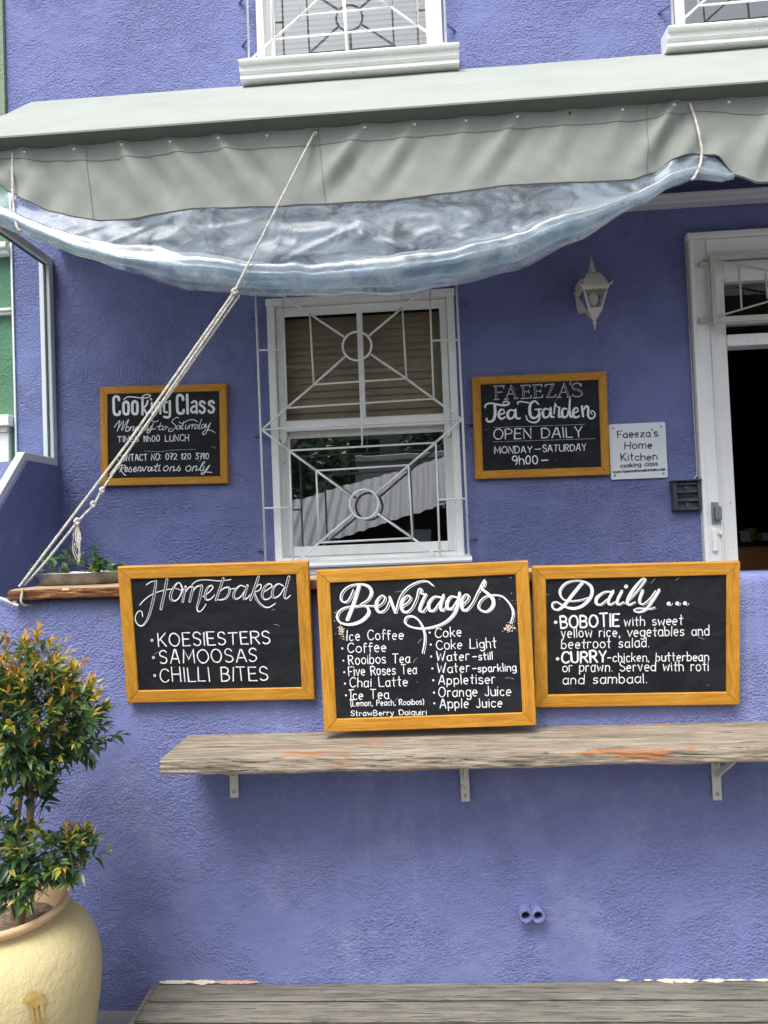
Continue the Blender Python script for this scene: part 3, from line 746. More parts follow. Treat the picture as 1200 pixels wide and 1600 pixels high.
# ================================================================== AWNING
YA = 0.20                                     # front of the awning
aw = empty('awning', (0.3, YA, 2.9), 'grey green canvas awning with its clear plastic curtain rolled up and tied', 'awning')
ax0 = at(52, 159, YF).x; ax1 = 2.75
zb_l = at(52, 159, YF).z; zb_r = at(1150, 80, YF).z; azb = (zb_l + zb_r) / 2
azf = (at(100, 211, YA).z + at(1100, 132.5, YA).z) / 2
rows = []
for i in range(61):
    x = lerp(ax0, ax1, i/60)
    rows.append([(x, lerp(YF-.012, YA, v), lerp(azb, azf, v) - .014*math.sin(math.pi*v)*(1+.5*nz(x*.9, v*2)) + .003*nz(x*3, v*5)) for v in [k/14 for k in range(15)]])
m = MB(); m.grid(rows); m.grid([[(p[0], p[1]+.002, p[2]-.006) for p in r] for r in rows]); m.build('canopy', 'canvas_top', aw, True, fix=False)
# front rail wrapped in the same cloth, its face turned down and inwards, shade put into the colour
barh = (at(600, 175, YA).z - at(600, 194.5, YA+.05).z)
YC = YA + .055                                # plane of the hanging curtain
prof = [(YA-.006, azf+.004), (YA-.010, azf-.006), (YC-.004, azf-barh), (YC+.02, azf-barh-.004), (YC+.05, azf-.02), (YA+.03, azf+.004)]
m = MB(); m.prism(prof, 'x', ax0-.01, ax1); m.build('front_rail', 'rail_fabric_shaded', aw)
for x in (ax0+.25, 1.9):
    m = MB(); m.tube([(x, YF-.03, azb-.22), (x+.35, .7, (azb+azf)/2-.25), (x+.02, YC+.05, azf-.05)], .02, 8); m.build('folding_arm', 'aluminium_white', aw)
m = MB(); m.box(ax0+.02, ax1, YF-.07, YF-.004, azb-.17, azb-.075, .01); m.build('wall_bracket', 'aluminium_white', aw)

snaps = [(-45, 244), (37, 238), (114, 234), (190, 228), (265, 222), (341, 216), (416, 209), (493, 203), (570, 198), (648, 191), (729, 185), (809, 179), (891, 172), (974, 166), (1054, 159), (1141, 151), (1222, 144)]
def top_line(px): return 233.5 - 0.0725 * px
CB = [(-220, 318), (-60, 300), (-10, 287), (20, 303), (45, 318), (80, 332), (120, 341), (160, 347), (200, 345), (300, 328), (400, 326), (480, 322), (600, 316), (700, 304), (800, 291), (900, 287), (985, 284), (1020, 272), (1050, 252), (1085, 243), (1115, 248), (1150, 276), (1180, 288), (1260, 280), (1400, 250)]
RB = [(-220, 330), (-60, 342), (0, 354), (25, 362), (60, 377), (135, 405), (200, 427), (290, 450), (400, 461), (500, 463), (600, 456), (700, 441), (800, 418), (900, 375), (1000, 322), (1050, 292), (1085, 280), (1130, 283), (1150, 279), (1180, 289), (1260, 281), (1400, 251)]
def fold(px, v):
    """outward bulge of the hanging canvas in metres"""
    d = 0.0
    for i, (sx, sy) in enumerate(snaps):
        lean = 62 if sx < 430 else (-70 if sx > 540 else 0)
        lean *= (0.8 + 1.1 * nz(i*1.7, 3.3))
        w = 8 + 17 * v
        c = sx + lean * v
        amp = (0.011 + 0.030 * nz(i*2.9, 8.1)) * (0.45 + 1.0 * math.sin(math.pi * min(1, v * 1.05)) ) * (1 - .55 * v)
        d += amp * math.exp(-((px - c) / w) ** 2)
        c2 = sx + lean * v + 30 + 8*nz(i, 2.2)
        d -= amp * 0.75 * math.exp(-((px - c2) / (w * .8)) ** 2) * min(1, v*1.8)
    d += 0.004 * nz(px * .02, v * 2.0) + 0.0022 * nz(px * .055 + v * 1.6 * (1 if px < 480 else -1), v * 5, 7)
    # bunched where the cords tie it
    for tx in (20, 1092):
        d += 0.022 * math.exp(-((px - tx) / 40) ** 2) * max(0, v - .35)
        d += 0.012 * math.sin((px - tx) * .11 + v * 5) * math.exp(-((px - tx) / 75) ** 2) * v
    return d
NU = 420; PX0, PX1 = -200, 1380
rows = []
for i in range(NU+1):
    px = lerp(PX0, PX1, i/NU); row = []
    # scallop between snaps
    sag = min(abs(px - s[0]) for s in snaps); yt = top_line(px) + 1.5 + 2.2 * math.sin(min(1, sag/38) * math.pi/2)
    yb = interp(CB, px)
    for k in range(27):
        v = k/26; y = lerp(yt, yb, v)
        p = at(px, y, YC); d = fold(px, v)
        row.append((p.x, YC - .004 - d, p.z))
    rows.append(row)
m = MB(); m.grid(rows); m.build('valance', 'canvas', aw, True, fix=False)
# stitching: one hem line below the snaps, one at the foot, and the joins of the panels
def on_valance(px, v): return Vector((at(px, lerp(top_line(px)+3, interp(CB, px), v), YC).x, YC - .0056 - fold(px, v), at(px, lerp(top_line(px)+3, interp(CB, px), v), YC).z))
for v_ in (.215, .985):
    m = MB(); m.tube([on_valance(px, v_ * (1 if v_ > .5 else 1 + .05*nz(px*.01, 2))) for px in range(-190, 1370, 7)], .0009 if v_ < .5 else .0017, 4); m.build('stitching', 'thread', aw)
for px in (135, 497, 1010):
    m = MB(); m.tube([on_valance(px + 12*(k/20) * (1 if px < 900 else 0), .02 + .96*k/20) for k in range(21)], .0010, 4); m.build('stitching', 'thread', aw)
sb = None
for i, (sx, sy) in enumerate(snaps):
    p = at(sx, top_line(sx) + 5.5, YC - .02); p = Vector((p.x, YC - .0045 - fold(sx, .03), p.z))
    if sx == 891:
        m = MB(); m.tube([p, p + Vector((0, -.003, 0))], .006, 8); m.build('rusty_eyelet', 'rust', aw); continue
    if sb is None:
        m = MB(); vs = []
        for r, y in ((.0085, .002), (.0085, -.002), (.006, -.006), (.0015, -.0075)):
            vs += [(r*math.cos(k*math.pi/5), y, r*math.sin(k*math.pi/5)) for k in range(10)]
        m.add(vs, [(a*10+k, a*10+(k+1) % 10, (a+1)*10+(k+1) % 10, (a+1)*10+k) for a in range(3) for k in range(10)]); sb = m.build('snap_fastener', 'snap_metal', None, True); sb.parent = aw
        o = sb
    else:
        o = sb.copy(); COL.objects.link(o); o.parent = aw
    o.location = p - aw.location
# clear plastic sheet and its rolled foot
def crumple(x, z, s):
    a = nz(x*4*s, z*7*s, 1.3); b = nz(x*8*s + 3, z*11*s, 4.1); c = nz(x*24*s, z*30*s, 9.2)
    return 0.70*a*1.6 + 0.25*(1-abs(b)*2) + 0.05*c
def ydrop(px): return interp(RB, px) - interp(CB, px)
rows = []; rolls = []
for i in range(NU+1):
    px = lerp(PX0, PX1, i/NU)
    if px > 1150: break
    yt = interp(CB, px) - 2; yb = interp(RB, px); dr = max(2.0, yb - yt)
    rr_px = min(27.0, max(5.0, dr * .26)) * (1 + .10*nz(px*.013, 5) + .06*nz(px*.04, 1))
    if px > 1150 or px < -80: rr_px = 3
    yr = max(yt, yb - rr_px)               # axis of the roll
    YR = YC - .045 - .02 * math.exp(-((px-520)/500)**2)
    row = []
    d0 = fold(px, .985)
    d1 = sum(fold(px + 18*q, .985) for q in range(-4, 5)) / 9
    for k in range(31):
        v = k/30; y = lerp(yt, yr, v); Yv = lerp(YC - .003 - lerp(d0, d1, min(1, v*4)), YR + .012, v**1.25)
        p = at(px, y, Yv)
        cr = crumple(p.x, p.z, 1.0) * .0062 * math.sin(math.pi*min(1, v*1.02+.04)) * min(1, dr/90)
        cs_ = p.z*16 + p.x*(5.5 if px > 560 else -5.5); cr += (.0042 * max(0, 1 - 6*abs(nz(p.x*1.4, cs_*.55, 2.2))) + .0024 * max(0, 1 - 6*abs(nz(p.x*7, p.z*9 + 3*nz(p.x*3, p.z*3), 5.5)))) * math.sin(math.pi*v) * min(1, dr/70)
        # broad dents seen in the sheet
        for (ex, ey, ea, eb, ed) in ((180, 365, 26, 16, .012), (480, 345, 50, 9, -.012), (480, 362, 34, 8, .012), (565, 365, 12, 16, .014), (440, 400, 40, 20, .012), (880, 330, 60, 26, .014), (735, 360, 16, 40, .010), (800, 350, 8, 40, -.012), (860, 385, 30, 16, -.012), (360, 372, 16, 34, -.010), (330, 360, 9, 40, .010), (255, 375, 26, 12, .012)):
            cr += .55 * ed * math.exp(-((px-ex)/ea)**2 - ((y-ey)/eb)**2)
        row.append((p.x, Yv - cr, p.z))
    rows.append(row)
    c = at(px, yr, YR); R = rr_px / FPX * (YR - CAM.y); ring = []
    for k in range(29):
        a = 2*math.pi*k/28 * 1.0
        q = R * (1 + .13*nz(c.x*3.1, 7.7) + .24*nz(c.x*1.6, math.cos(a)*1.4, math.sin(a)*1.4) + .07*nz(c.x*3.0, math.cos(a)*2.4, math.sin(a)*2.4+4) + .03*math.sin(4*a + c.x*3.0) + .13*max(0, 1-5*abs(nz(c.x*2.0, a*1.1 + c.x*1.6, 6.6))))
        ring.append((c.x, c.y - .9*q*math.cos(a), c.z + q*math.sin(a)))
    rolls.append(ring)
m = MB(); m.grid(rows); m.build('clear_curtain', 'clear_plastic', aw, True, fix=False)
m = MB(); m.grid(rolls); m.build('rolled_curtain', 'rolled_plastic', aw, True, fix=False)
m = MB(); m.grid([[(c_[0], c_[1]*.5 + .5*(YC-.045), lerp(c_[2], sum(q[2] for q in r)/len(r), .45)) for c_ in r] for r in rolls]); m.build('inner_wrap', 'clear_plastic', aw, True, fix=False)
# tie cords
for pts in ([(20, 238), (19, 262), (20, 300), (22, 328), (25, 350), (28, 358), (32, 361)], [(1078, 161), (1085, 182), (1092, 208), (1097, 236), (1095, 254), (1090, 268), (1084, 279), (1080, 281)]):
    m = MB(); P = []
    for j, (x, y) in enumerate(pts):
        dd = .010 if j < 2 else (.03 if j < len(pts)-3 else (.085 if pts[0][0] < 500 else .07)); P.append(at(x, y, YC - dd))
    Q = []
    for a, b in zip(P, P[1:]): Q += [a.lerp(b, t_/4) for t_ in range(4)]
    m.tube(Q + [P[-1]], .0052, 8); m.build('tie_cord', 'rope', aw, True)

# ================================================================== ROPES
def smooth(pts, n=8):
    P = [Vector(p) for p in pts]; P = [P[0]*2-P[1]] + P + [P[-1]*2-P[-2]]; out = []
    for i in range(1, len(P)-2):
        a, b, c, d = P[i-1:i+3]
        for k in range(n):
            t_ = k/n; out.append(.5*((2*b) + (c-a)*t_ + (2*a-5*b+4*c-d)*t_*t_ + (3*b-a-3*c+d)*t_**3))
    return out + [P[-2]]
def rope(mb, pts, R, pitch=.030, ds=.006):
    L = 0; P = [Vector(pts[0])]; path = [Vector(p) for p in pts]; acc = []
    for a, b in zip(path, path[1:]):
        n = max(1, int((b-a).length/ds))
        for k in range(n): acc.append(a.lerp(b, k/n))
    acc.append(path[-1])
    tdir = (acc[-1]-acc[0]).normalized(); up = tdir.orthogonal().normalized()
    for s in range(3):
        line = []; s_len = 0
        for i, p in enumerate(acc):
            if i: s_len += (p-acc[i-1]).length
            t_ = (acc[min(i+1, len(acc)-1)] - acc[max(0, i-1)]).normalized(); u_ = (up - t_*up.dot(t_)).normalized(); w_ = t_.cross(u_)
            a = 2*math.pi*(s_len/pitch + s/3); r_ = R*.52*(1+.15*nz(s_len*20, s))
            line.append(p + (u_*math.cos(a) + w_*math.sin(a))*r_)
        mb.tube(line, R*.56, 6)
YT = YC - .030; rt = at(491, 208, YC - .012); hook = at(366, 456, .10); foot = at(30, 917, -.075)
rp = empty('rope', foot, 'twisted white guy rope running from the awning down to the end of the timber counter', 'rope')
m = MB(); rope(m, [rt, hook], .0050); m.build('main_strand', 'rope', rp, True)
m = MB(); rope(m, [hook, at(200, 692, .03), foot], .0052); m.build('doubled_strand', 'rope', rp, True)
m = MB(); rope(m, smooth([hook + Vector((.012, .006, .004)), at(284, 583, .06), at(205, 698, .02), at(160, 765, 0.0), at(146, 789, -.01), at(121, 816, -.02), at(70, 879, -.05), foot + Vector((.012, .01, .004))], 6), .0048); m.build('knotted_strand', 'rope', rp, True)
m = MB(); rope(m, [at(374, 462, .12), at(270, 610, .075), at(172, 742, .03)], .0040); m.build('returning_strand', 'rope', rp, True)
for (x, y, r_) in ((366, 456, .0075), (160, 766, .0058), (146, 788, .0066), (121, 815, .0085)):
    c = at(x, y, lerp(.10, -.02, (y-456)/360)); kn = MB()
    for q in range(4):
        kn.tube([c + Vector((math.cos(a)*r_*(.8+.2*q/3), math.sin(a*2+q)*r_*.5 - .004, math.sin(a)*r_*.8 + (q-1.5)*.003)) for a in [k*math.pi/7 for k in range(14)]], .0042, 6, closed=True)
    kn.build('knot', 'rope', rp, True)
fy = MB(); rng = random.Random(3)
for k in range(16):
    x0 = 119 + rng.uniform(-3, 5); l = rng.uniform(20, 68)
    fy.tube(smooth([at(x0, 817, -.02), at(x0+rng.uniform(-3, 3), 817+l*.4, -.02), at(x0+rng.uniform(-5, 5), 817+l*.7, -.02), at(x0+rng.uniform(-4, 4), 817+l, -.02)], 4), rng.uniform(.0008, .0020), 4)
rope(fy, [at(121, 820, -.02), at(125, 850, -.022), at(122, 880, -.02)], .0030)
rope(fy, [at(122, 818, -.02), at(118, 835, -.022), at(119, 848, -.02)], .0034)
fy.build('frayed_tail', 'rope', rp, True)
# turns round the end of the counter
cpx = at(12, 922, -.045); CZ = cpx.z                       # top of the counter
wr = MB()
for k in range(1):
    x = foot.x + .002
    wr.tube(smooth([(x, -.052, CZ+.006), (x-.004, -.056, CZ-.02), (x-.006, -.056, CZ-.045), (x-.002, -.040, CZ-.058), (x, .02, CZ-.060)], 5), .0042, 6)
rope(wr, [at(-30, 938, .03), at(0, 934, -.01), (foot.x-.02, -.045, CZ-.058)], .0055)
wr.build('rope_turns', 'rope', rp, True)

# ================================================================== COUNTER PLANK ON THE TERRACE WALL
def plank(mb, x0, x1, yf, yb, zt, zb_, nx=60, rough=.004, seed=0, wob=.006):
    rows = []
    for i in range(nx+1):
        x = lerp(x0, x1, i/nx); w = wob*nz(x*2.1, seed) + .3*wob*nz(x*9, seed+3); w2 = wob*nz(x*2.7, seed+9)
        ring = []
        n = 6
        for k in range(n+1):
            v = k/n; ring.append((x + rough*nz(v*5, seed+i*0, x), yf + w + rough*nz(x*14, v*6, seed) + (.004 if k in (0, n) else 0), lerp(zt + w2*.5 - .003, zb_ + w2, v)))
        ring += [(x, lerp(yf+.01, yb, k/4), zb_ + w2*.3) for k in range(1, 5)]
        ring += [(x, lerp(yb, yf+.012, k/6), zt + .4*rough*nz(x*6, k*2.0, seed)) for k in range(0, 6)]
        ring.append(ring[0]); rows.append(ring)
    mb.grid(rows)
    for r in (rows[0], rows[-1]): mb.add(r[:-1], [tuple(range(len(r)-1))])
cp = empty('counter_plank', (at(400, 920, 0).x, .05, PT), 'thick rough timber counter lying on top of the terrace wall', 'plank')
m = MB(); plank(m, cpx.x, at(1000, 900, 0).x, -.045, .20, CZ, PT+.003, 90, .005, 4)
body = m.build('board', 'bark_edge', cp)
body.data.materials.append(M['counter_top'])
for p in body.data.polygons:
    if p.normal.z > .7: p.material_index = 1

# ================================================================== SHELF ON BRACKETS
sh = empty('wall_shelf', (at(725, 1180, 0).x, -.01, 1.0), 'weathered driftwood shelf on white brackets below the chalkboards', 'shelf')
YS = -.305
s_l = at(250, 1186, YS); szt = (s_l.z + at(1190, 1166, YS).z)/2; szb = (at(250, 1210, YS).z + at(1190, 1194, YS).z)/2
m = MB(); plank(m, s_l.x, 1.75, YS, -.006, szt, szb, 130, .004, 11, .010); m.build('board', 'driftwood', sh)
for px, pb in ((366, 1246), (727, 1252), (1121, 1250)):
    x = at(px, 1240, -.012).x; zb_ = at(px, pb, -.008).z
    b = MB(); b.box(x-.0155, x+.0155, -.0125, -.007, zb_, szb-.004, .0015).box(x-.0155, x+.0155, -.24, -.013, szb-.010, szb-.004, .0015)
    dxs = -.05 if px < 500 else (.0 if px < 900 else .0)
    b.hexa([(x-.004, -.0125, zb_+.075), (x+.004, -.0125, zb_+.075), (x+.004, -.0125, zb_+.100), (x-.004, -.0125, zb_+.100),
            (x-.004, -.20, szb-.026), (x+.004, -.20, szb-.026), (x+.004, -.20, szb-.0105), (x-.004, -.20, szb-.0105)])
    br = b.build('bracket', 'bracket_paint', sh)
    for dz in (.022, .125):
        s_ = MB(); s_.tube([(x, -.012, zb_+dz), (x, -.0165, zb_+dz)], .0062, 8); s_.tube([(x, -.0166, zb_+dz), (x, -.0172, zb_+dz)], .002, 6); s_.build('screw', 'steel_dull', br)

# ================================================================== TIMBER PLATFORM AT THE FOOT OF THE WALL
pf = empty('timber_platform', (0.4, -.5, 0), 'low platform of grey weathered planks along the foot of the wall', 'platform')
pl_x = at(243, 1535, 0).x + .012; px_r = 2.3
yy = -.006; wid = [.098, .108, .118, .115, .12, .115]
for k, w in enumerate(wid):
    rows = []; nx = 70; y1 = yy - w
    m = MB(); tilt = .003*nz(k*3.3, 1); 
    for i in range(nx+1):
        x = lerp(pl_x, px_r, i/nx); wb = .0025*nz(x*1.3, k*5.0); dz = .003*nz(x*.8, k*7.0)
        rows.append([(x, yy-.002+wb*.3, PZ-.03), (x, yy-.002+wb*.3, PZ-.004+dz), (x, yy-.005+wb*.3, PZ+dz), (x, (yy+y1)/2, PZ+dz+.0012*nz(x*7, k)), (x, y1+.005+wb*.3, PZ+dz+tilt), (x, y1+.002+wb*.3, PZ-.004+dz+tilt), (x, y1+.002+wb*.3, PZ-.03)])
    m.grid(rows); m.add([rows[0][j] for j in range(7)], [tuple(range(7))])
    ob = m.build('plank', 'deck_wood', pf)
    m = MB(); m.box(pl_x+.002, px_r, y1-.0095, y1+.0015, PZ-.03, PZ-.0045); m.build('gap_shade', 'gap_shade', pf)  # dark strip between planks, the shade of the gap put into its colour
    yy = y1 - .0080
m = MB(); m.box(pl_x-.020, pl_x-.002, yy, -.008, .0, PZ+.002, .003); m.build('end_board', 'deck_wood', pf)
m = MB(); m.box(pl_x+.02, px_r, yy+.03, -.02, .0, PZ-.032); m.build('base_frame', 'door_dark', pf)

# ================================================================== BOARDS
FONT = {}
def _arc(cx, cy, rx, ry, a0, a1, n=10): return [(cx + rx*math.cos(RAD(lerp(a0, a1, k/n))), cy + ry*math.sin(RAD(lerp(a0, a1, k/n)))) for k in range(n+1)]
def _g(ch, w, *st): FONT[ch] = (w, st)
_g('A', .60, [(0, 0), (.28, 1), (.34, 1), (.60, 0)], [(.10, .33), (.51, .33)])
_g('B', .52, [(0, 0), (0, 1)], [(0, 1), (.25, 1)] + _arc(.25, .77, .22, .23, 90, -90, 8) + [(0, .54)], [(.25, .54)] + _arc(.25, .27, .27, .27, 90, -90, 8) + [(0, 0)])
_g('C', .56, _arc(.32, .5, .32, .5, 42, 318, 16))
_g('D', .58, [(0, 0), (0, 1), (.2, 1)] + _arc(.2, .5, .38, .5, 90, -90, 12) + [(0, 0)])
_g('E', .46, [(.46, 1), (0, 1), (0, 0), (.46, 0)], [(0, .52), (.38, .52)])
_g('F', .46, [(.46, 1), (0, 1), (0, 0)], [(0, .52), (.38, .52)])
_g('H', .56, [(0, 0), (0, 1)], [(.56, 0), (.56, 1)], [(0, .5), (.56, .5)])
_g('I', .04, [(.02, 0), (.02, 1)])
_g('J', .36, [(.34, 1), (.34, .2)] + _arc(.17, .18, .17, .18, 0, -170, 8))
_g('K', .52, [(0, 0), (0, 1)], [(.50, 1), (.02, .42)], [(.14, .56), (.52, 0)])
_g('L', .44, [(0, 1), (0, 0), (.44, 0)])
_g('M', .70, [(0, 0), (.06, 1), (.35, .28), (.64, 1), (.70, 0)])
_g('N', .56, [(0, 0), (0, 1), (.56, 0), (.56, 1)])
_g('O', .66, _arc(.33, .5, .33, .5, 90, 450, 22))
_g('P', .50, [(0, 0), (0, 1), (.24, 1)] + _arc(.24, .74, .26, .26, 90, -90, 8) + [(0, .48)])
_g('R', .52, [(0, 0), (0, 1), (.24, 1)] + _arc(.24, .75, .25, .25, 90, -90, 8) + [(0, .50)], [(.22, .50), (.52, 0)])
_g('S', .48, [(.46, .84)] + _arc(.24, .76, .22, .24, 30, 230, 10) + [(.24, .52), (.38, .44)] + _arc(.24, .25, .24, .25, 45, -150, 10))
_g('T', .56, [(0, 1), (.56, 1)], [(.28, 1), (.28, 0)])
_g('U', .54, [(0, 1), (0, .27)] + _arc(.27, .27, .27, .27, 180, 360, 10) + [(.54, 1)])
_g('W', .80, [(0, 1), (.2, 0), (.40, .72), (.60, 0), (.80, 1)])
_g('Y', .56, [(0, 1), (.28, .45), (.56, 1)], [(.28, .45), (.28, 0)])
X = .64
_g('a', .44, _arc(.21, .30, .21, .32, 60, 360-25, 14), [(.42, X), (.42, .1), (.46, 0)])
_g('b', .44, [(0, 1.02), (0, 0)], _arc(.22, .31, .22, .31, 150, -150, 14))
_g('c', .40, _arc(.22, .31, .22, .32, 45, 315, 12))
_g('d', .44, [(.44, 1.02), (.44, 0)], _arc(.22, .31, .22, .31, 30, 330, 14))
_g('e', .44, [(.01, .33), (.43, .36)] + _arc(.22, .32, .21, .32, 8, 302, 14))
_g('f', .30, [(.34, .93)] + _arc(.22, .82, .12, .18, 60, 180, 6) + [(.10, 0)], [(0, X-.02), (.30, X-.02)])
_g('g', .44, _arc(.22, .32, .22, .31, 40, 330, 14), [(.44, X), (.44, -.14)] + _arc(.23, -.14, .21, .18, 0, -150, 8))
_g('h', .42, [(0, 1.02), (0, 0)], [(0, .35)] + _arc(.21, .40, .21, .24, 160, 0, 8) + [(.42, 0)])
_g('i', .05, [(.02, X), (.03, 0)], [(.02, .85), (.022, .87)])
_g('k', .40, [(0, 1.02), (0, 0)], [(.36, .60), (.02, .26)], [(.12, .36), (.40, 0)])
_g('l', .05, [(.02, 1.02), (.03, 0)])
_g('m', .68, [(0, X), (0, 0)], [(0, .38)] + _arc(.17, .42, .17, .22, 160, 0, 7) + [(.34, 0)], [(.34, .38)] + _arc(.51, .42, .17, .22, 160, 0, 7) + [(.68, 0)])
_g('n', .42, [(0, X), (0, 0)], [(0, .36)] + _arc(.21, .40, .21, .24, 160, 0, 8) + [(.42, 0)])
_g('o', .46, _arc(.23, .32, .23, .32, 90, 450, 18))
_g('p', .44, [(0, X), (0, -.26)], _arc(.22, .32, .22, .31, 150, -150, 14))
_g('q', .44, [(.44, X), (.44, -.26)], _arc(.22, .32, .22, .31, 30, 330, 14))
_g('r', .30, [(0, X), (0, 0)], [(0, .38)] + _arc(.18, .42, .18, .22, 165, 50, 6))
_g('s', .38, [(.36, .54)] + _arc(.19, .48, .17, .16, 40, 220, 8) + [(.20, .33), (.32, .27)] + _arc(.19, .16, .19, .16, 40, -150, 8))
_g('t', .32, [(.15, .98), (.15, .08), (.22, 0)], [(0, X), (.32, X)])
_g('u', .42, [(0, X), (0, .24)] + _arc(.21, .22, .21, .22, 180, 340, 8) + [(.42, X), (.42, 0)])
_g('v', .44, [(0, X), (.22, 0), (.44, X)])
_g('w', .62, [(0, X), (.16, 0), (.31, .5), (.46, 0), (.62, X)])
_g('y', .44, [(0, X), (.22, .02)], [(.44, X), (.20, -.10), (.08, -.26), (0, -.26)])
_g('z', .42, [(.02, X), (.40, X), (0, 0), (.42, 0)])
_g('0', .44, _arc(.22, .5, .22, .5, 90, 450, 18))
_g('1', .08, [(-.04, .9), (.04, 1), (.04, 0)])
_g('2', .44, _arc(.22, .76, .21, .24, 165, -20, 9) + [(.0, 0), (.44, 0)])
_g('3', .42, [(.02, 1), (.40, 1), (.16, .60)] + _arc(.18, .30, .23, .30, 80, -150, 10))
_g('7', .42, [(0, 1), (.42, 1), (.16, 0)], [(.08, .5), (.38, .5)])
_g('9', .42, _arc(.21, .72, .21, .28, 0, 360, 14), [(.42, .75), (.40, .3), (.28, 0)])
_g('-', .34, [(0, .42), (.34, .42)])
_g('.', .06, [(.02, .02), (.03, .03)])
_g(',', .08, [(.05, .05), (.02, -.14)])
_g("'", .05, [(.03, 1.05), (.01, .82)])
_g(':', .06, [(.02, .15), (.022, .17)], [(.02, .62), (.022, .64)])
_g('(', .16, _arc(.2, .4, .2, .62, 120, 240, 8))
_g(')', .16, _arc(-.05, .4, .2, .62, 60, -60, 8))
_g(' ', .36)
_g('Q', .44)

class Board:
    """a framed or plain board fitted to four measured corners as a true rectangle"""
    def __init__(s, cs, Yt, Yb, thick):
        TL, TR, BR, BL = at(*cs[0], Yt), at(*cs[1], Yt), at(*cs[2], Yb), at(*cs[3], Yb)
        s.u = ((TR-TL) + (BR-BL)).normalized(); v = ((TL-BL) + (TR-BR)); v = v - s.u*v.dot(s.u); s.v = v.normalized(); s.n = s.u.cross(s.v)   # n points at the viewer
        if s.n.y > 0: s.n = -s.n
        s.w = ((TR-TL).length + (BR-BL).length)/2; s.h = ((TL-BL).length + (TR-BR).length)/2
        s.c = (TL+TR+BL+BR)/4; s.t = thick; s.zi = 0
    def P(s, a, b, d=0.0): return s.c + s.u*a + s.v*b + s.n*d
    def uv(s, px, py, off=0.0):
        r_ = ray(px, py); o = s.c + s.n*off
        q = CAM + r_*((o-CAM).dot(s.n)/r_.dot(s.n)); q = q - s.c
        return (q.dot(s.u), q.dot(s.v))
def framed(name, cs, Yt, Yb, fw, label, th=.026, dep=.007):
    b = Board(cs, Yt, Yb, th)
    root = empty(name, b.P(0, -b.h/2, -th), label, 'chalkboard', 'framed chalkboards'); b.root = root
    W, H = b.w/2, b.h/2
    for side in range(4):
        o = [(-W, H), (W, H), (W, -H), (-W, -H)]; i = [(-W+fw, H-fw), (W-fw, H-fw), (W-fw, -H+fw), (-W+fw, -H+fw)]
        a, c = side, (side+1) % 4; g = .0004; e_ = .0025
        quad = [o[a], o[c], i[c], i[a]]; cx = sum(q[0] for q in quad)/4; cy = sum(q[1] for q in quad)/4
        def ins(q, k): return (q[0] + (cx-q[0])*0 + k*(1 if q[0] < cx else -1)*0, q[1])
        m = MB()
        nrm = {0: (0, 1), 1: (1, 0), 2: (0, -1), 3: (-1, 0)}[side]
        def sh_(q, k): return (q[0]-nrm[0]*k, q[1]-nrm[1]*k)
        tv = (nrm[1], -nrm[0]); tg = lambda q, k, s_: (q[0]+tv[0]*k*s_, q[1]+tv[1]*k*s_)
        A = [tg(o[a], g, 1), tg(o[c], g, -1), tg(i[c], g, -1), tg(i[a], g, 1)]
        # back ring, side ring, front ring with eased edges
        Bk = [b.P(*q, -th) for q in A]; S = [b.P(*q, -e_) for q in A]
        Fq = [tg(sh_(A[0], e_), e_, 1), tg(sh_(A[1], e_), e_, -1), sh_(A[2], -e_), sh_(A[3], -e_)]
        F = [b.P(*q, 0) for q in Fq]
        m.add(Bk + S + F, [(3, 2, 1, 0), (8, 9, 10, 11)] + [(k+4*l, (k+1) % 4+4*l, (k+1) % 4+4*l+4, k+4*l+4) for l in (0, 1) for k in range(4)])
        m.build('frame_rail', 'oak_rail' if side in (0, 2) else 'oak', root)
    m = MB(); q = fw - .004
    cs_ = [(-W+q, -H+q), (W-q, -H+q), (W-q, H-q), (-W+q, H-q)]
    m.add([b.P(x, y, -dep) for x, y in cs_] + [b.P(x, y, -dep-.010) for x, y in cs_], [(0, 1, 2, 3), (7, 6, 5, 4), (0, 4, 5, 1), (1, 5, 6, 2), (2, 6, 7, 3), (3, 7, 4, 0)])
    m.build('panel', 'chalkboard', root)
    b.d = -dep; return b
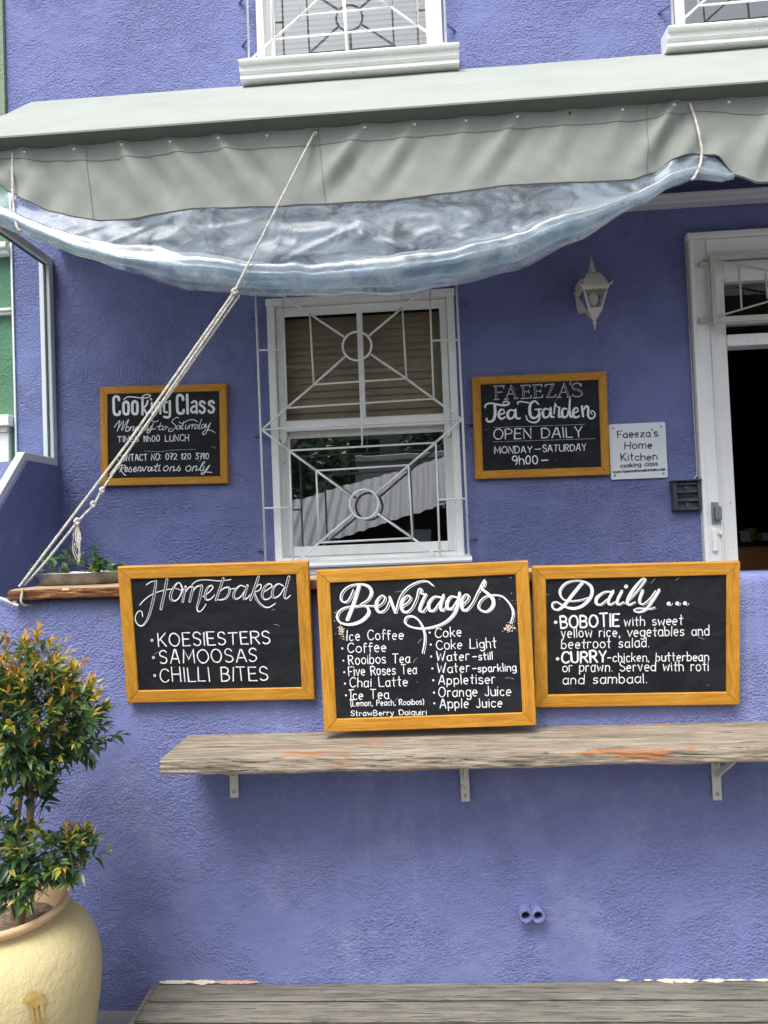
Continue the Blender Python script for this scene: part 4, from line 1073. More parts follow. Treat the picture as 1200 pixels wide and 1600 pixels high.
def ribbon(mb, b, pts, w, lift, caps=True):
    """flat brush stroke on board b; pts (a,b) in metres, w width or list"""
    n = len(pts)
    if n < 2: return
    ws = w if isinstance(w, list) else [w]*n
    L = []; R_ = []
    for i in range(n):
        a = pts[max(0, i-1)]; c = pts[min(n-1, i+1)]; tx, ty = c[0]-a[0], c[1]-a[1]; l = math.hypot(tx, ty) or 1e-9; nx, ny = -ty/l, tx/l
        if 0 < i < n-1:
            t0 = (pts[i][0]-a[0], pts[i][1]-a[1]); t1 = (c[0]-pts[i][0], c[1]-pts[i][1]); l0 = math.hypot(*t0) or 1e-9; l1 = math.hypot(*t1) or 1e-9
            cs_ = max(.5, math.sqrt(max(0, (1 + (t0[0]*t1[0]+t0[1]*t1[1])/(l0*l1))/2))); k = ws[i]/2/cs_
        else: k = ws[i]/2
        h = b.d + lift + .00025*i/n
        L.append(b.P(pts[i][0]+nx*k, pts[i][1]+ny*k, h)); R_.append(b.P(pts[i][0]-nx*k, pts[i][1]-ny*k, h))
    mb.add(L + R_, [(i, i+1, n+i+1, n+i) for i in range(n-1)])
    if caps:
        for end, s_ in ((0, -1), (n-1, 1)):
            a = pts[end]; q = pts[1] if end == 0 else pts[n-2]; tx, ty = a[0]-q[0], a[1]-q[1]; l = math.hypot(tx, ty) or 1e-9; tx /= l; ty /= l; k = ws[end]/2
            vs = [b.P(a[0] + k*(tx*math.cos(t_) - ty*math.sin(t_)), a[1] + k*(ty*math.cos(t_) + tx*math.sin(t_)), b.d + lift + (0 if end == 0 else .00025)) for t_ in [math.pi*(-.5 + j/5) for j in range(6)]]
            mb.add(vs, [tuple(range(6))])
def text(mb, b, crop, s, x0, y0, x1, y1, hgt, w, jit=.02):
    ox, oy, sc = crop; mb = MB()
    A = b.uv(ox + x0/sc, oy + y0/sc, b.d); B = b.uv(ox + x1/sc, oy + y1/sc, b.d); T = b.uv(ox + x0/sc, oy + (y0-hgt)/sc, b.d)
    H = math.hypot(T[0]-A[0], T[1]-A[1]); L = math.hypot(B[0]-A[0], B[1]-A[1]); ex = ((B[0]-A[0])/L, (B[1]-A[1])/L); ey = (-ex[1], ex[0])
    wpx = w/sc / FPX * (b.c - CAM).length
    gap = .20; tot = sum(FONT[c][0] for c in s) + gap*(len(s)-1); kx = L/tot; x = 0
    for ci, c in enumerate(s):
        if c == ' ' and mb.v: mb.build('lettering', getattr(b, 'ink', 'chalk'), b.root); mb = MB()
        gw, st = FONT[c]; r_ = random.Random(hash_(s) + ci*7)
        jy = r_.uniform(-jit, jit); jr = r_.uniform(-.11, .11); js = 1 + r_.uniform(-.07, .06); so = r_.uniform(0, 99); sx_ = 1 + r_.uniform(-.07, .05)
        for k, sg in enumerate(st):
            pts = []
            for (gx, gy) in sg:
                u_ = (x + gx*sx_ - jr*(gy-.4)*.5 + .028*nz(gx*2.2+so, gy*2.2))*kx; v_ = (gy*js + jy + .030*nz(gx*2.2, gy*2.2+so))*H
                pts.append((A[0] + ex[0]*u_ + ey[0]*v_, A[1] + ex[1]*u_ + ey[1]*v_))
            b.zi += 1
            ribbon(mb, b, pts, [wpx*(.98+.34*nz(q_[0]*95+so, q_[1]*95)) for q_ in pts], .0006 + (b.zi % 6)*.0003)
        x += gw + gap
    mb.build('lettering', getattr(b, 'ink', 'chalk'), b.root)
def hash_(s): return sum((i+1)*ord(c) for i, c in enumerate(s))
def cr2(pts, n=6):
    """smooth a pen path (x, y, width)"""
    P = [tuple(p) for p in pts]
    if len(P) == 2: return P
    P = [tuple(2*a-b_ for a, b_ in zip(P[0], P[1]))] + P + [tuple(2*a-b_ for a, b_ in zip(P[-1], P[-2]))]; out = []
    for i in range(1, len(P)-2):
        a, b_, c, d = P[i-1:i+3]
        for k in range(n):
            t_ = k/n; out.append(tuple(.5*(2*q + (r_-p)*t_ + (2*p-5*q+4*r_-s_)*t_*t_ + (3*q-p-3*r_+s_)*t_**3) for p, q, r_, s_ in zip(a, b_, c, d)))
    return out + [P[-2]]
def pen(mb, b, crop, strokes, wdef, hollow=None, shadow=None, mb2=None, thin=3):
    ox, oy, sc = crop; k = 1/sc/FPX*(b.c-CAM).length
    for st in strokes:
        if isinstance(st, tuple): w0, st = st
        else: w0 = wdef
        ws = w0 if isinstance(w0, list) else None
        P = [(p[0], p[1], (ws[min(i, len(ws)-1)] if ws else w0)) for i, p in enumerate(st)]
        P = cr2(P)
        b.zi += 1; lift = .0006 + (b.zi % 6)*.0003
        uvp = [b.uv(ox + p[0]/sc, oy + p[1]/sc, b.d) for p in P]
        if shadow:
            sp_ = [b.uv(ox + (p[0]+shadow[0])/sc, oy + (p[1]+shadow[1])/sc, b.d) for p in P]
            ribbon(mb, b, sp_, thin*k, .0003, False)
        ribbon(mb, b, uvp, [max(thin, p[2])*k for p in P], lift + (.0006 if shadow else 0))
        if hollow and mb2 is not None:
            seg = []; wl = []
            for q, p in zip(uvp, P):
                iw = p[2] - 2*hollow
                if iw > 1.0: seg.append(q); wl.append(iw*k)
                elif len(seg) > 1: ribbon(mb2, b, seg, wl, .0034 + (b.zi % 4)*.0002, False); seg = []; wl = []
                else: seg = []; wl = []
            if len(seg) > 1: ribbon(mb2, b, seg, wl, .0034 + (b.zi % 4)*.0002, False)
def dots(mb, b, crop, ps, r):
    ox, oy, sc = crop; k = r/sc/FPX*(b.c-CAM).length
    for (x, y) in ps:
        c = b.uv(ox+x/sc, oy+y/sc, b.d); q = MB(); q.add([b.P(c[0]+k*math.cos(a), c[1]+k*math.sin(a), b.d+.002) for a in [j*math.pi/5 for j in range(10)]], [tuple(range(10))]); q.build('bullet_point', 'chalk', b.root)
def dash(b, crop, strokes, w, name='dash', mat='chalk'):
    for s_ in strokes:
        q = MB(); pen(q, b, crop, [s_], w); q.build(name, mat, b.root)
def ringdots(mb, b, crop, ps, r, w):
    for (x, y) in ps:
        q = MB(); pen(q, b, crop, [[(x+r*math.cos(a), y+r*math.sin(a)) for a in [j*math.pi/4 for j in range(9)]]], w); q.build('bullet_point', 'chalk', b.root)
def scratches(b, n, seed, lim=.45):
    rg = random.Random(seed)
    for _ in range(n):
        a = rg.uniform(-lim, lim)*b.w; c = rg.uniform(-lim, lim)*b.h; l = rg.uniform(.006, .03); an = rg.uniform(-.6, .9)
        m = MB(); b.zi += 1; ribbon(m, b, [(a, c), (a+l*.5*math.cos(an), c+l*.5*math.sin(an)+rg.uniform(-.003, .003)), (a+l*math.cos(an), c+l*math.sin(an))], rg.uniform(.0005, .0011), .0003, False)
        m.build('chalk_scratch', 'chalk_thin', b.root)

# ---- Homebaked
hb = framed('chalkboard', [(182.4, 886.1), (482.1, 877), (491.2, 1093.2), (198.9, 1098.7)], -.095, -.035, .0445, 'framed chalkboard headed Homebaked listing koesiesters, samoosas and chilli bites')
C = (200, 890, 4.444); w_, d_ = MB(), MB()
pen(w_, hb, C, [([16, 18, 16, 12, 9, 7, 6, 6, 6, 6], [(195, 80), (180, 190), (150, 310), (120, 370), (90, 391), (60, 370), (51, 330), (70, 292), (95, 290), (103, 325)]),
    (6, [(128, 105), (160, 85), (200, 78)]), (6, [(83, 245), (120, 205), (180, 165), (260, 140), (300, 134), (330, 118)]),
    (18, [(272, 66), (255, 160), (230, 272)]), ([8, 7, 12, 18, 18, 10, 8, 10, 9], [(375, 112), (355, 90), (328, 110), (300, 165), (300, 203), (325, 216), (355, 195), (378, 140), (370, 106)]),
    (5, [(300, 142), (330, 130), (370, 142), (396, 130)]), (16, [(400, 118), (381, 222)]), ([5, 8, 10, 16, 17], [(385, 180), (420, 128), (440, 118), (450, 132), (430, 220)]),
    ([5, 8, 12, 18, 17, 12, 8, 6, 6], [(435, 180), (470, 125), (500, 112), (513, 122), (497, 205), (480, 262), (490, 290), (515, 280), (542, 240)]),
    (6, [(445, 103), (480, 78), (540, 70), (640, 78), (715, 68)]), ([6, 7, 8, 8, 14, 16, 12, 7, 6], [(520, 187), (560, 160), (590, 125), (578, 109), (552, 130), (537, 178), (545, 208), (575, 203), (602, 175)]),
    (17, [(662, 60), (640, 130), (612, 210)]), ([6, 8, 12, 15, 13, 8, 8], [(625, 165), (665, 130), (700, 125), (704, 160), (680, 198), (640, 210), (617, 204)]), (6, [(702, 136), (745, 130)]),
    ([8, 8, 14, 17, 13, 8, 6], [(812, 118), (780, 110), (748, 140), (733, 182), (748, 203), (780, 190), (815, 142)]), ([16, 16, 8, 6], [(830, 110), (806, 196), (828, 198), (850, 172)]),
    (17, [(908, 48), (880, 130), (852, 208)]), (7, [(872, 150), (905, 106), (925, 108), (915, 140), (875, 157)]), ([12, 16, 14, 8, 6], [(876, 155), (895, 208), (930, 248), (975, 262), (1024, 235)]),
    ([6, 7, 8, 8, 15, 17, 12, 7, 6], [(930, 165), (975, 135), (1000, 115), (985, 98), (955, 115), (933, 168), (943, 203), (975, 203), (1010, 172)]),
    ([8, 8, 14, 17, 13, 8, 6], [(1078, 112), (1045, 98), (1013, 125), (1002, 178), (1020, 195), (1055, 175), (1087, 122)]), ([18, 17, 14, 8, 6], [(1118, 48), (1097, 130), (1087, 188), (1102, 200), (1128, 178)])],
    12, 4.6, None, d_)
w_.build('title_lettering', 'chalk', hb.root); d_.build('title_inlay', 'chalkboard', hb.root)
C = (170, 860, 3.636); w_ = MB()
text(w_, hb, C, 'KOESIESTERS', 284, 546, 918, 528, 72, 6.6); text(w_, hb, C, 'SAMOOSAS', 292, 643, 842, 631, 76, 6.6); text(w_, hb, C, 'CHILLI BITES', 294, 746, 903, 738, 78, 6.6)
ringdots(w_, hb, C, ((246, 510), (254, 608), (262, 710)), 6, 4); 
scratches(hb, 9, 1)

# ---- Beverages
bv = framed('chalkboard', [(493, 892.4), (824.7, 875.4), (839.2, 1134.4), (507.8, 1143.7)], -.128, -.112, .0445, 'framed chalkboard headed Beverages with two columns of drinks, lowest hung of the three')
C = (515, 895, 4.0); w_ = MB()
pen(w_, bv, C, [([18, 21, 20], [(185, 75), (150, 190), (110, 292)]),
    ([7, 9, 10, 10, 9, 9, 12, 18, 20, 12, 7], [(148, 105), (120, 165), (92, 183), (70, 165), (75, 125), (115, 86), (180, 70), (238, 82), (262, 118), (240, 165), (190, 198)]),
    ([8, 10, 16, 20, 20, 16, 12, 12, 11, 10, 8, 8], [(150, 212), (215, 205), (243, 228), (238, 262), (190, 305), (120, 323), (65, 308), (46, 275), (62, 237), (110, 213), (190, 205), (290, 206)]),
    ([7, 8, 9, 9, 18, 20, 15, 9, 7], [(285, 215), (330, 188), (345, 152), (322, 142), (294, 180), (293, 222), (315, 246), (350, 225), (376, 168)]),
    ([16, 18, 14], [(376, 152), (393, 200), (410, 248)]), ([10, 8, 9, 10, 10, 9], [(410, 248), (440, 150), (490, 88), (560, 54), (610, 53), (645, 78)]),
    ([7, 8, 9, 9, 18, 20, 15, 9, 7], [(448, 212), (490, 182), (505, 152), (482, 142), (453, 178), (450, 222), (472, 246), (510, 222), (542, 160)]),
    ([8, 9, 10, 9, 9], [(542, 160), (556, 104), (574, 104), (572, 128), (604, 134)]), ([14, 18, 17, 10, 7], [(600, 134), (574, 190), (562, 230), (582, 242), (612, 205)]),
    ([10, 12, 20, 18, 12, 8], [(692, 152), (652, 150), (620, 190), (624, 232), (652, 232), (690, 178)]), ([18, 18, 12, 7], [(711, 140), (692, 208), (702, 236), (728, 212)]),
    ([10, 12, 20, 18, 12, 8], [(792, 152), (757, 148), (733, 185), (738, 223), (766, 218), (800, 165)]),
    ([16, 18, 15, 13, 12, 11, 11, 11, 12, 12, 12, 10, 7], [(812, 125), (790, 230), (745, 290), (680, 328), (590, 347), (510, 338), (470, 308), (482, 276), (520, 272), (560, 300), (588, 360), (594, 420), (580, 500)]),
    ([7, 8, 9, 9, 18, 20, 15, 9, 9], [(820, 207), (858, 172), (868, 142), (846, 137), (824, 175), (828, 220), (850, 234), (890, 190), (930, 108)]),
    ([8, 10, 11, 11, 12, 18, 22, 20, 14, 12, 10, 8, 9, 10, 12, 11, 8], [(930, 118), (945, 80), (968, 46), (966, 75), (950, 97), (985, 127), (1022, 168), (1016, 213), (975, 243), (932, 220), (937, 182), (975, 147), (1040, 138), (1090, 155), (1135, 210), (1145, 260), (1130, 312)])],
    14, None, (11, 8), None, 3.4)
w_.build('title_lettering', 'chalk', bv.root)
w_ = MB(); C = (520, 975, 7.5)
for s, x0, y0, x1, y1, h in (('Ice Coffee', 168, 193, 830, 178, 112), ('Coffee', 178, 336, 628, 322, 112), ('Rooibos Tea', 188, 473, 905, 450, 112), ('Five Roses Tea', 188, 608, 983, 580, 108), ('Chai Latte', 203, 740, 878, 724, 108), ('Ice Tea', 212, 886, 655, 870, 106)):
    text(w_, bv, C, s, x0, y0, x1, y1, h, 10.5)
dash(bv, C, [[(190, 773), (242, 768)], [(200, 889), (255, 885)]], 12)
text(w_, bv, C, '(Lemon, Peach, Rooibos)', 212, 963, 1068, 940, 66, 8.5); text(w_, bv, C, 'StrawBerry Daiquiri', 212, 1076, 1098, 1060, 60, 8.5, .05)
dots(w_, bv, C, ((112, 285), (125, 428), (135, 563), (143, 697), (155, 835)), 12)
C = (660, 965, 7.5)
for s, x0, y0, x1, y1, h in (('Coke', 152, 233, 460, 218, 112), ('Coke Light', 167, 373, 865, 350, 112), ('Water', 165, 505, 550, 498, 106), ('Water', 175, 646, 555, 634, 106), ('Appletiser', 192, 783, 852, 768, 108), ('Orange Juice', 192, 928, 1038, 910, 110), ('Apple Juice', 205, 1063, 938, 1045, 108)):
    text(w_, bv, C, s, x0, y0, x1, y1, h, 10.5)
text(w_, bv, C, 'still', 660, 498, 823, 488, 84, 10.5); text(w_, bv, C, 'sparkling', 652, 637, 1098, 622, 86, 10.5)
dash(bv, C, [[(588, 458), (632, 456)], [(590, 597), (626, 595)]], 12)
dots(w_, bv, C, ((85, 175), (97, 315), (103, 455), (117, 595), (127, 733), (137, 877), (140, 1003)), 12)

rg = random.Random(8)
for (cx, cy, sx, sy, n) in ((533, 985, 5, 9, 60), (538, 996, 4, 4, 14), (795, 982, 7, 7, 60), (805, 970, 5, 14, 14), (525, 960, 4, 10, 8), (800, 935, 6, 12, 8)):
    m = MB()
    for _ in range(n):
        c = bv.uv(cx + rg.gauss(0, sx*.55), cy + rg.gauss(0, sy*.55), bv.d); r_ = rg.uniform(.0010, .0030) if n > 20 else rg.uniform(.0006, .0018)
        k0 = rg.random()*6; m.add([bv.P(c[0]+r_*rg.uniform(.4, 1.2)*math.cos(k0+a), c[1]+r_*rg.uniform(.4, 1.3)*math.sin(k0+a), bv.d+.0028+rg.random()*.0006) for a in [j*math.pi/3.5 for j in range(7)]], [tuple(range(7))])
    m.build('peeled_patch', 'scuff', bv.root)
scratches(bv, 12, 2)

# ---- Daily
dl = framed('chalkboard', [(828.8, 886.8), (1155.4, 876.9), (1157.7, 1102), (839.8, 1105)], -.090, -.035, .0445, 'framed chalkboard headed Daily offering bobotie and curry')
C = (850, 895, 5.0); w_ = MB()
pen(w_, dl, C, [([22, 24, 22, 16, 13, 12, 12, 16, 22, 22, 22, 24, 18, 14, 16, 18, 14, 10, 10, 8], [(298, 76), (230, 160), (150, 258), (100, 288), (66, 270), (66, 237), (100, 228), (160, 262), (230, 278), (300, 255), (362, 190), (373, 122), (330, 76), (250, 60), (170, 80), (123, 140), (142, 198), (190, 218), (270, 214), (345, 193)]),
    ([12, 14, 24, 22, 14, 9], [(522, 147), (470, 150), (414, 192), (408, 236), (440, 247), (492, 205)]), ([20, 20, 14, 8], [(538, 142), (502, 212), (510, 247), (556, 225)]),
    ([20, 20, 14, 8], [(606, 142), (572, 212), (577, 247), (622, 225)]), ([8, 12, 14, 14, 14, 22, 22, 16, 8], [(630, 240), (700, 170), (768, 85), (788, 48), (762, 50), (702, 120), (652, 205), (660, 248), (710, 225)]),
    ([20, 20, 15, 10, 10, 10], [(770, 138), (747, 198), (747, 236), (780, 238), (830, 195), (870, 140)]), ([18, 20, 16, 12, 11, 10, 9, 8], [(898, 132), (850, 210), (790, 286), (730, 306), (702, 290), (740, 275), (820, 280), (865, 268)])],
    14, None, (12, 9), None, 3.6)
dots(w_, dl, C, ((640, 106), (972, 240), (1040, 238), (1100, 237)), 15)
dash(dl, C, [[(985+o, 258-o*.02), (998+o, 250), (1002+o, 236)] for o in (0, 66, 128)], 3.5, 'dot_shadow')
w_.build('title_lettering', 'chalk', dl.root); w_ = MB(); C = (820, 860, 3.4286)
text(w_, dl, C, 'BOBOTIE', 192, 416, 503, 405, 66, 9.5, .01); text(w_, dl, C, 'CURRY', 199, 603, 438, 596, 60, 9.5, .01)
for s, x0, y0, x1, y1, h in (('with sweet', 533, 404, 845, 397, 50), ('yellow rice, vegetables and', 195, 466, 986, 454, 50), ('beetroot salad.', 197, 526, 666, 516, 50), ('chicken, butterbean', 472, 596, 983, 590, 46), ('or prawn. Served with roti', 202, 649, 983, 643, 50), ('and sambaal.', 205, 716, 653, 708, 50)):
    text(w_, dl, C, s, x0, y0, x1, y1, h, 4.9)
dash(dl, C, [[(443, 575), (460, 574)]], 6.0); dots(w_, dl, C, ((165, 384), (175, 580)), 9)

scratches(dl, 9, 3)

# ---- Cooking Class (on the house wall)
ck = framed('chalkboard', [(154.4, 604.4), (352.8, 599.2), (356.6, 755.2), (159.2, 759.6)], YF-.034, YF-.030, .0385, 'framed chalkboard headed Cooking Class on the house wall behind the rope', .026)
C = (165, 610, 6.667); w_ = MB()
pen(w_, ck, C, [[(140, 100), (134, 72), (108, 64), (86, 82), (85, 150), (90, 232), (112, 254), (142, 248), (148, 222)], [(215, 118), (191, 132), (186, 180), (191, 232), (215, 248), (238, 232), (238, 140), (215, 118)],
    [(306, 114), (284, 128), (280, 178), (284, 232), (306, 246), (330, 230), (330, 136), (306, 114)], (24, [(385, 78), (386, 160), (385, 250)]), (20, [(440, 110), (428, 150), (398, 184), (415, 215), (432, 248)]),
    (11, [(190, 95), (230, 68), (300, 70), (370, 80), (440, 75), (468, 55), (440, 42), (395, 55), (384, 85)]), (24, [(482, 132), (489, 244)]), (22, [(474, 92), (476, 96)]), (24, [(522, 130), (524, 244)]), (20, [(524, 160), (546, 126), (568, 142), (572, 242)]),
    (22, [(640, 122), (614, 132), (610, 180), (614, 222), (640, 228)]), (24, [(668, 112), (670, 250), (652, 280), (612, 276)]), [(808, 98), (800, 62), (772, 50), (748, 66), (746, 150), (752, 222), (776, 240), (808, 234), (814, 205)], [(850, 46), (856, 238)],
    (22, [(900, 128), (924, 114), (946, 128), (950, 238)]), (22, [(946, 162), (906, 174), (892, 204), (908, 230), (946, 216)]), (24, [(1034, 134), (1014, 116), (990, 122), (986, 150), (1014, 170), (1034, 195), (1024, 228), (996, 232), (980, 214)]),
    (24, [(1128, 130), (1108, 112), (1084, 118), (1080, 146), (1108, 166), (1128, 191), (1118, 224), (1090, 230), (1074, 212)])], 27)
w_.build('title_lettering', 'chalk', ck.root); w_ = MB()
pen(w_, ck, C, [[(90, 385), (130, 330), (150, 320), (128, 400), (124, 425)], [(136, 395), (165, 345), (188, 320), (180, 370), (166, 412)], [(175, 415), (205, 355), (240, 305), (220, 370), (207, 425)], [(235, 380), (215, 395), (215, 420), (235, 425), (250, 400), (240, 380)],
    [(265, 375), (255, 420)], [(260, 400), (285, 375), (295, 385), (285, 420), (302, 412)], [(345, 380), (320, 385), (310, 415), (325, 425), (350, 395)], [(375, 320), (345, 415), (362, 418)], [(405, 375), (380, 385), (375, 415), (390, 420), (412, 385), (405, 415), (428, 405)],
    [(445, 365), (435, 400), (450, 410), (480, 370)], [(500, 340), (475, 410), (450, 445), (430, 432), (470, 410), (522, 400)], [(480, 310), (510, 328), (550, 315)], [(575, 340), (555, 400), (570, 412), (592, 398)], [(535, 378), (602, 368)], [(612, 380), (590, 400), (605, 412), (630, 395), (625, 376), (652, 384)],
    [(765, 290), (740, 282), (700, 310), (695, 335), (725, 360), (730, 385), (690, 425), (660, 425), (660, 405), (690, 395)], [(772, 365), (745, 375), (745, 405), (765, 400), (787, 366), (780, 400), (802, 396)], [(815, 325), (795, 395), (812, 404)], [(765, 330), (800, 345), (860, 312), (920, 306), (955, 325)],
    [(840, 360), (830, 395), (850, 400), (875, 362), (870, 396)], [(890, 365), (905, 355), (900, 400)], [(903, 375), (930, 350)], [(960, 355), (935, 370), (930, 400), (950, 395), (970, 362)], [(1000, 300), (970, 392), (987, 400)], [(1025, 350), (1000, 365), (1000, 393), (1020, 390), (1040, 352), (1035, 390)],
    [(1052, 350), (1045, 383), (1062, 384), (1094, 338)], [(1095, 340), (1055, 430), (1025, 462), (1012, 445), (1045, 412), (1100, 418), (1142, 440)]], 7)
w_.build('script_lettering', 'chalk', ck.root); w_ = MB()
C = (165, 670, 6.667)
text(w_, ck, C, 'TIMES 11h00', 128, 138, 563, 131, 60, 8); text(w_, ck, C, 'LUNCH', 624, 131, 868, 125, 63, 8); text(w_, ck, C, 'CONTACT NO:', 124, 336, 578, 324, 65, 8.5); text(w_, ck, C, '072 120 3710', 628, 320, 1072, 314, 62, 8)
pen(w_, ck, C, [[(172, 380), (160, 420), (150, 450)], [(135, 420), (150, 385), (200, 380), (206, 400), (165, 420), (185, 465), (210, 485)], [(200, 435), (230, 415), (225, 400), (206, 420), (210, 447), (242, 432)], [(240, 435), (265, 395), (257, 410), (275, 427), (265, 450), (245, 445)],
    [(290, 435), (320, 410), (310, 398), (293, 420), (300, 447), (332, 430)], [(335, 440), (350, 395), (370, 405), (360, 442), (386, 428)], [(386, 400), (400, 440), (425, 396), (442, 400)], [(477, 400), (450, 406), (442, 433), (460, 440), (487, 402), (480, 438), (507, 428)], [(540, 365), (517, 433), (537, 440)], [(505, 392), (565, 385)],
    [(562, 400), (552, 434), (572, 436)], [(566, 376), (568, 378)], [(627, 390), (605, 410), (610, 437), (640, 434), (655, 405), (640, 386), (625, 391)], [(682, 395), (670, 440)], [(675, 415), (705, 391), (715, 401), (708, 437), (732, 428)], [(735, 435), (770, 385), (760, 400), (780, 417), (770, 438), (750, 434)]], 8)
w_.build('script_lettering', 'chalk', ck.root); w_ = MB()
pen(w_, ck, C, [[(867, 385), (840, 400), (840, 433), (870, 440), (890, 415), (880, 386), (864, 386)], [(917, 390), (902, 440)], [(908, 412), (940, 386), (950, 400), (941, 434), (966, 428)], [(966, 430), (1010, 380), (1035, 346), (1015, 351), (991, 400), (987, 434), (1012, 434)], [(1030, 390), (1016, 424), (1040, 429), (1076, 386)],
    [(1086, 380), (1050, 440), (1015, 475), (996, 465), (1030, 450), (1110, 455)]], 8)
w_.build('script_lettering', 'chalk', ck.root)
dash(ck, C, [[(400, 232), (560, 238), (700, 222), (940, 214)], [(1100, 195), (1125, 186), (1150, 204)]], 3, 'rubbed_out_line', 'chalk_thin'); scratches(ck, 4, 4)

# ---- Tea Garden (on the house wall)
tg_ = framed('chalkboard', [(737.4, 589.1), (948.6, 579.5), (952.5, 742.4), (742.5, 748.4)], YF-.034, YF-.030, .041, 'framed chalkboard on the house wall announcing the tea garden open daily')
C = (745, 590, 6.0); w_, d_ = MB(), MB()
pen(w_, tg_, C, [(18, [(178, 84), (183, 202)]), [(160, 82), (255, 77)], [(185, 140), (235, 135)], [(160, 207), (208, 203)], [(254, 79), (250, 98)], (10, [(322, 80), (272, 200)]), (18, [(322, 80), (366, 194)]), [(292, 156), (350, 151)], [(258, 203), (296, 200)], [(348, 197), (387, 194)],
    (18, [(432, 77), (440, 193)]), [(412, 76), (500, 70)], [(437, 135), (487, 130)], [(415, 197), (505, 190)], [(500, 72), (499, 92)], [(505, 190), (509, 168)], [(486, 120), (488, 142)], (18, [(544, 72), (551, 188)]), [(524, 71), (608, 65)], [(548, 130), (596, 125)], [(528, 192), (614, 185)], [(608, 67), (607, 86)], [(613, 185), (617, 164)], [(596, 116), (598, 136)],
    [(640, 84), (642, 68)], [(642, 67), (722, 61)], (18, [(718, 64), (662, 184)]), [(655, 188), (736, 180)], [(736, 180), (740, 160)], (10, [(818, 60), (768, 184)]), (18, [(818, 60), (864, 180)]), [(788, 140), (848, 135)], [(755, 187), (790, 184)], [(848, 182), (884, 180)], (12, [(880, 34), (872, 64)]),
    ([9, 10, 12, 16, 18, 18, 14, 11, 9], [(976, 74), (948, 52), (908, 60), (896, 88), (922, 108), (968, 122), (988, 150), (964, 176), (920, 178)]), (8, [(920, 178), (896, 158)]), (7, [(978, 56), (976, 84)])], 9, 3.4, None, d_)
w_.build('name_lettering', 'chalk', tg_.root); d_.build('name_inlay', 'chalkboard', tg_.root); w_ = MB()
pen(w_, tg_, C, [([10, 12, 14, 18, 18, 15, 12, 10, 8], [(74, 282), (85, 252), (130, 240), (200, 254), (260, 260), (300, 244), (290, 225), (252, 226), (246, 242)]), ([24, 26, 24, 18, 13, 11], [(168, 258), (171, 340), (155, 398), (115, 414), (88, 396), (96, 380)]),
    ([9, 10, 11, 18, 24, 18, 11], [(212, 347), (256, 330), (248, 302), (220, 304), (204, 350), (226, 388), (266, 368)]), ([14, 16, 26, 22, 14, 10], [(352, 312), (312, 304), (288, 340), (302, 382), (338, 374), (355, 325)]), ([20, 22, 16, 10], [(362, 300), (366, 366), (388, 386), (406, 376)]),
    ([8, 9, 10, 12], [(385, 250), (380, 235), (410, 224), (490, 238)]), ([14, 16, 22, 27, 25, 18, 18, 18], [(576, 248), (545, 222), (508, 242), (494, 300), (508, 366), (545, 378), (580, 345), (580, 300)]), (12, [(545, 298), (604, 294)]), ([18, 16, 14, 12, 10], [(588, 330), (580, 398), (530, 422), (476, 400), (460, 358)]),
    ([14, 16, 25, 22, 14, 10], [(682, 302), (638, 292), (618, 330), (632, 372), (668, 364), (685, 315)]), ([20, 22, 12], [(692, 286), (697, 362), (724, 370)]), ([10, 12, 10, 12], [(722, 340), (734, 248), (746, 268), (778, 282)]), ([18, 20, 12], [(772, 284), (770, 366), (794, 362)]),
    ([14, 16, 24, 22, 14, 10], [(842, 294), (808, 292), (798, 338), (812, 372), (844, 360), (856, 310)]), ([16, 20, 22, 14], [(872, 202), (868, 300), (878, 362), (896, 368)]), ([9, 10, 11, 18, 24, 18, 10], [(904, 334), (946, 312), (940, 284), (914, 292), (902, 338), (922, 374), (962, 358)]),
    ([20, 20], [(984, 270), (996, 364)]), ([10, 16, 20, 20, 15, 12, 10, 9, 8, 8], [(996, 305), (1024, 268), (1044, 286), (1042, 350), (1062, 384), (1098, 370), (1106, 332), (1078, 310), (1064, 332), (1080, 342)])], 16, None, (7, 6), None, 3)
C = (745, 660, 6.0)
text(w_, tg_, C, 'OPEN DAILY', 160, 158, 993, 136, 92, 10, .01); text(w_, tg_, C, 'MONDAY', 167, 290, 518, 284, 62, 8); text(w_, tg_, C, 'SATURDAY', 620, 274, 1026, 264, 62, 8); text(w_, tg_, C, '9h00', 337, 394, 568, 387, 76, 11)
w_.build('title_lettering', 'chalk', tg_.root); dash(tg_, C, [[(548, 252), (598, 249)]], 8); dash(tg_, C, [[(608, 357), (665, 353)]], 11); dash(tg_, C, [[(160, 50), (1010, 18)], [(155, 183), (1110, 152)]], 3, 'ruled_line', 'chalk_thin'); scratches(tg_, 7, 5)

# ---- small white sign
ws = Board([(951.6, 663.1), (1039.5, 659.2), (1043.4, 745.8), (954.2, 749.7)], YF-.012, YF-.012, .005); ws.d = 0; ws.ink = 'black_ink'
wr_ = empty('wall_sign', ws.P(0, -ws.h/2, -.005), 'small white sign hand lettered in black, screwed to the wall beside the door', 'sign')
ws.root = wr_
m = MB(); W, H = ws.w/2, ws.h/2; cc = [(-W, -H), (W, -H), (W, H), (-W, H)]
poly = []
for (sx, sy) in ((-1, -1), (1, -1), (1, 1), (-1, 1)):
    for a in ([180, 270] if (sx, sy) == (-1, -1) else [270, 360] if (sx, sy) == (1, -1) else [0, 90] if (sx, sy) == (1, 1) else [90, 180]):
        poly.append((sx*(W-.006)+.006*math.cos(RAD(a)), sy*(H-.006)+.006*math.sin(RAD(a))))
n = len(poly)
m.add([ws.P(x, y, 0) for x, y in poly] + [ws.P(x, y, -.004) for x, y in poly], [tuple(range(n)), tuple(range(2*n-1, n-1, -1))] + [(i, (i+1) % n, n+(i+1) % n, n+i) for i in range(n)])
m.build('plate', 'sign_white', wr_)
